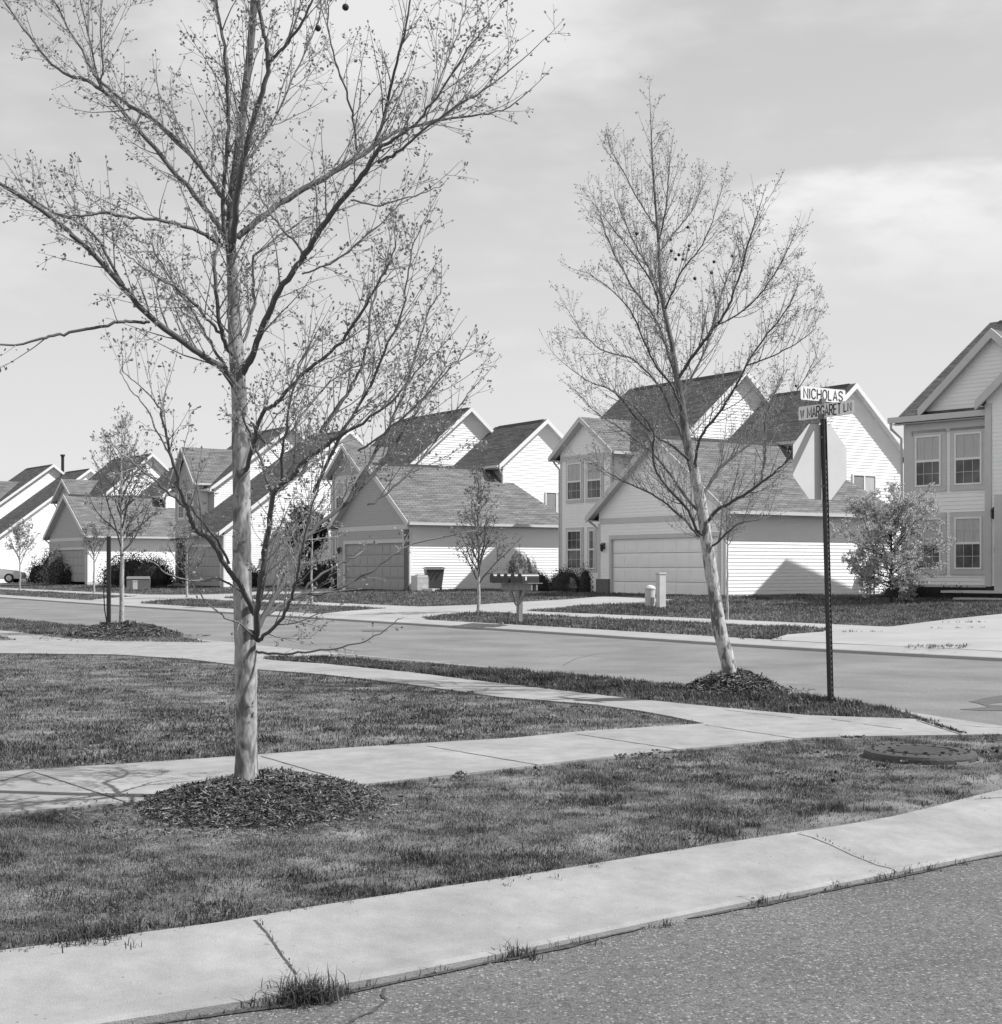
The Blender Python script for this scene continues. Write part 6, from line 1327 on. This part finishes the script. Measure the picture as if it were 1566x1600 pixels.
for (px, s, q) in ((472, 1.9, 28), (495, 1.7, 22), (440, 1.2, 10), (530, 1.0, 8), (808, 1.3, 12), (900, .8, 5), (1010, .9, 6), (1182, 1.0, 6), (1320, 1.0, 7), (1385, .9, 7), (1445, 1.0, 8), (1500, .9, 6)):
    i = np.argmin(np.where(okk, np.abs(opx - px), 1e9)); x, y = oo[i][0], oo[i][1] - .012
    for _ in range(q): pts.append((x + rr_.gauss(0, .045), y + rr_.gauss(0, .012), 0, s * rr_.uniform(.5, 1)))
tufts('kerb_weeds', 'weeds and grass tufts growing along the near kerb edge', pts, 9, (.02, .085), (.0025, .005), 9, M_blade)
# ragged clumps along lawn edges
pts = []
for (px, py, s) in ((160, 1463, 1.6), (110, 1475, 1.3), (215, 1452, 1.2), (1115, 1302, 1.2), (1130, 1308, 1.1), (930, 1255, 1.4), (955, 1250, 1.1), (790, 1372, .8), (1290, 1265, 1.3), (1160, 1230, .9), (640, 1340, 1.0), (330, 1420, .9), (560, 1400, .9), (1480, 1240, 1.0), (730, 1300, .9)):
    x, y = near(px, py, .1)
    for _ in range(28): pts.append((x + rr_.gauss(0, .07), y + rr_.gauss(0, .07), .1, s * rr_.uniform(.5, 1)))
tufts('grass_clumps', 'coarser grass clumps in the near verge', pts, 10, (.03, .075), (.003, .006), 9, M_blade)
pts = []
for a, b in zip(segs, segs[1:]): pass
for (px, py) in ((1345, 990), (1520, 975), (1460, 1013), (1468, 1014), (1476, 1012), (1455, 1016), (1180, 1003), (1500, 984)):
    x, y = far(px, py); z = float(terr(x, y)) + .03
    for _ in range(12): pts.append((x + rr_.gauss(0, .25), y + rr_.gauss(0, .04), z, rr_.uniform(.5, 1)))
for k in range(140):
    t = rr_.random(); a, b = near(1433, 1126), near(1505, 1149); pts.append((a[0] + (b[0] - a[0]) * t + rr_.gauss(0, .01), a[1] + (b[1] - a[1]) * t + rr_.gauss(0, .02), .118, rr_.uniform(.2, .45)))
tufts('crack_weeds', 'weeds in the cracks of the far drive and the corner ramp', pts, 11, (.04, .10), (.006, .014), 7, M_blade, .03)
# broad-leaved weeds and dead leaves in the verge and lawn
rg = np.random.default_rng(44); Lf = Leaves(); q = 0; FP = np.array(fgP); LP = np.array(lawnP)
for _ in range(900):
    x, y = rg.uniform(-3.2, 4.6), rg.uniform(5.4, 16)
    if not (inside(np.array([x]), np.array([y]), FP)[0] or inside(np.array([x]), np.array([y]), LP)[0]): continue
    if fbm(np.array([x]), np.array([y]), .8, 7)[0] < .5: continue
    for k in range(rg.integers(5, 16)):
        a = rg.uniform(0, 6.28); Lf.add(np.array([x + rg.normal(0, .022), y + rg.normal(0, .022), .112 + rg.uniform(0, .018)]), np.array([math.cos(a), math.sin(a), rg.uniform(.1, .7)]), rg.uniform(.012, .026) * (1 + (y > 9) * .5))
o = Lf.build('broadleaf_weeds', M_blade, None, rg, aspect=.7); tag(o, 'small broad-leaved weeds scattered through the near grass', 'weeds', None, 'stuff')
# grit along the kerb
rg = np.random.default_rng(3); n = 420; m = MB()
for _ in range(n):
    p = ol[rg.integers(len(ol))]; q = abs(rg.normal(0, .09)) + .02; x, y = p[0] + .6 * q + rg.normal(0, .02), p[1] - .8 * q; s = rg.uniform(.0025, .007)
    m.v += [(x - s, y, .001), (x + s * .5, y - s, .001), (x + s, y + s * .6, .001), (x, y + s * .2, s * 1.1)]; b = len(m.v) - 4; m.f += [[b, b + 1, b + 3], [b + 1, b + 2, b + 3], [b + 2, b, b + 3]]
tag(m.build('gutter_grit', M_conc, None), 'scattered light grit on the asphalt beside the near kerb', 'grit', None, 'stuff')
x, y = near(1290, 1387, .0); l_ = MB().tube([(x - .035, y - .01, .012), (x + .035, y + .012, .012)], .006, 6).build('litter_stick', M_white, None); tag(l_, 'short white stick lying in the gutter among weeds', 'litter')
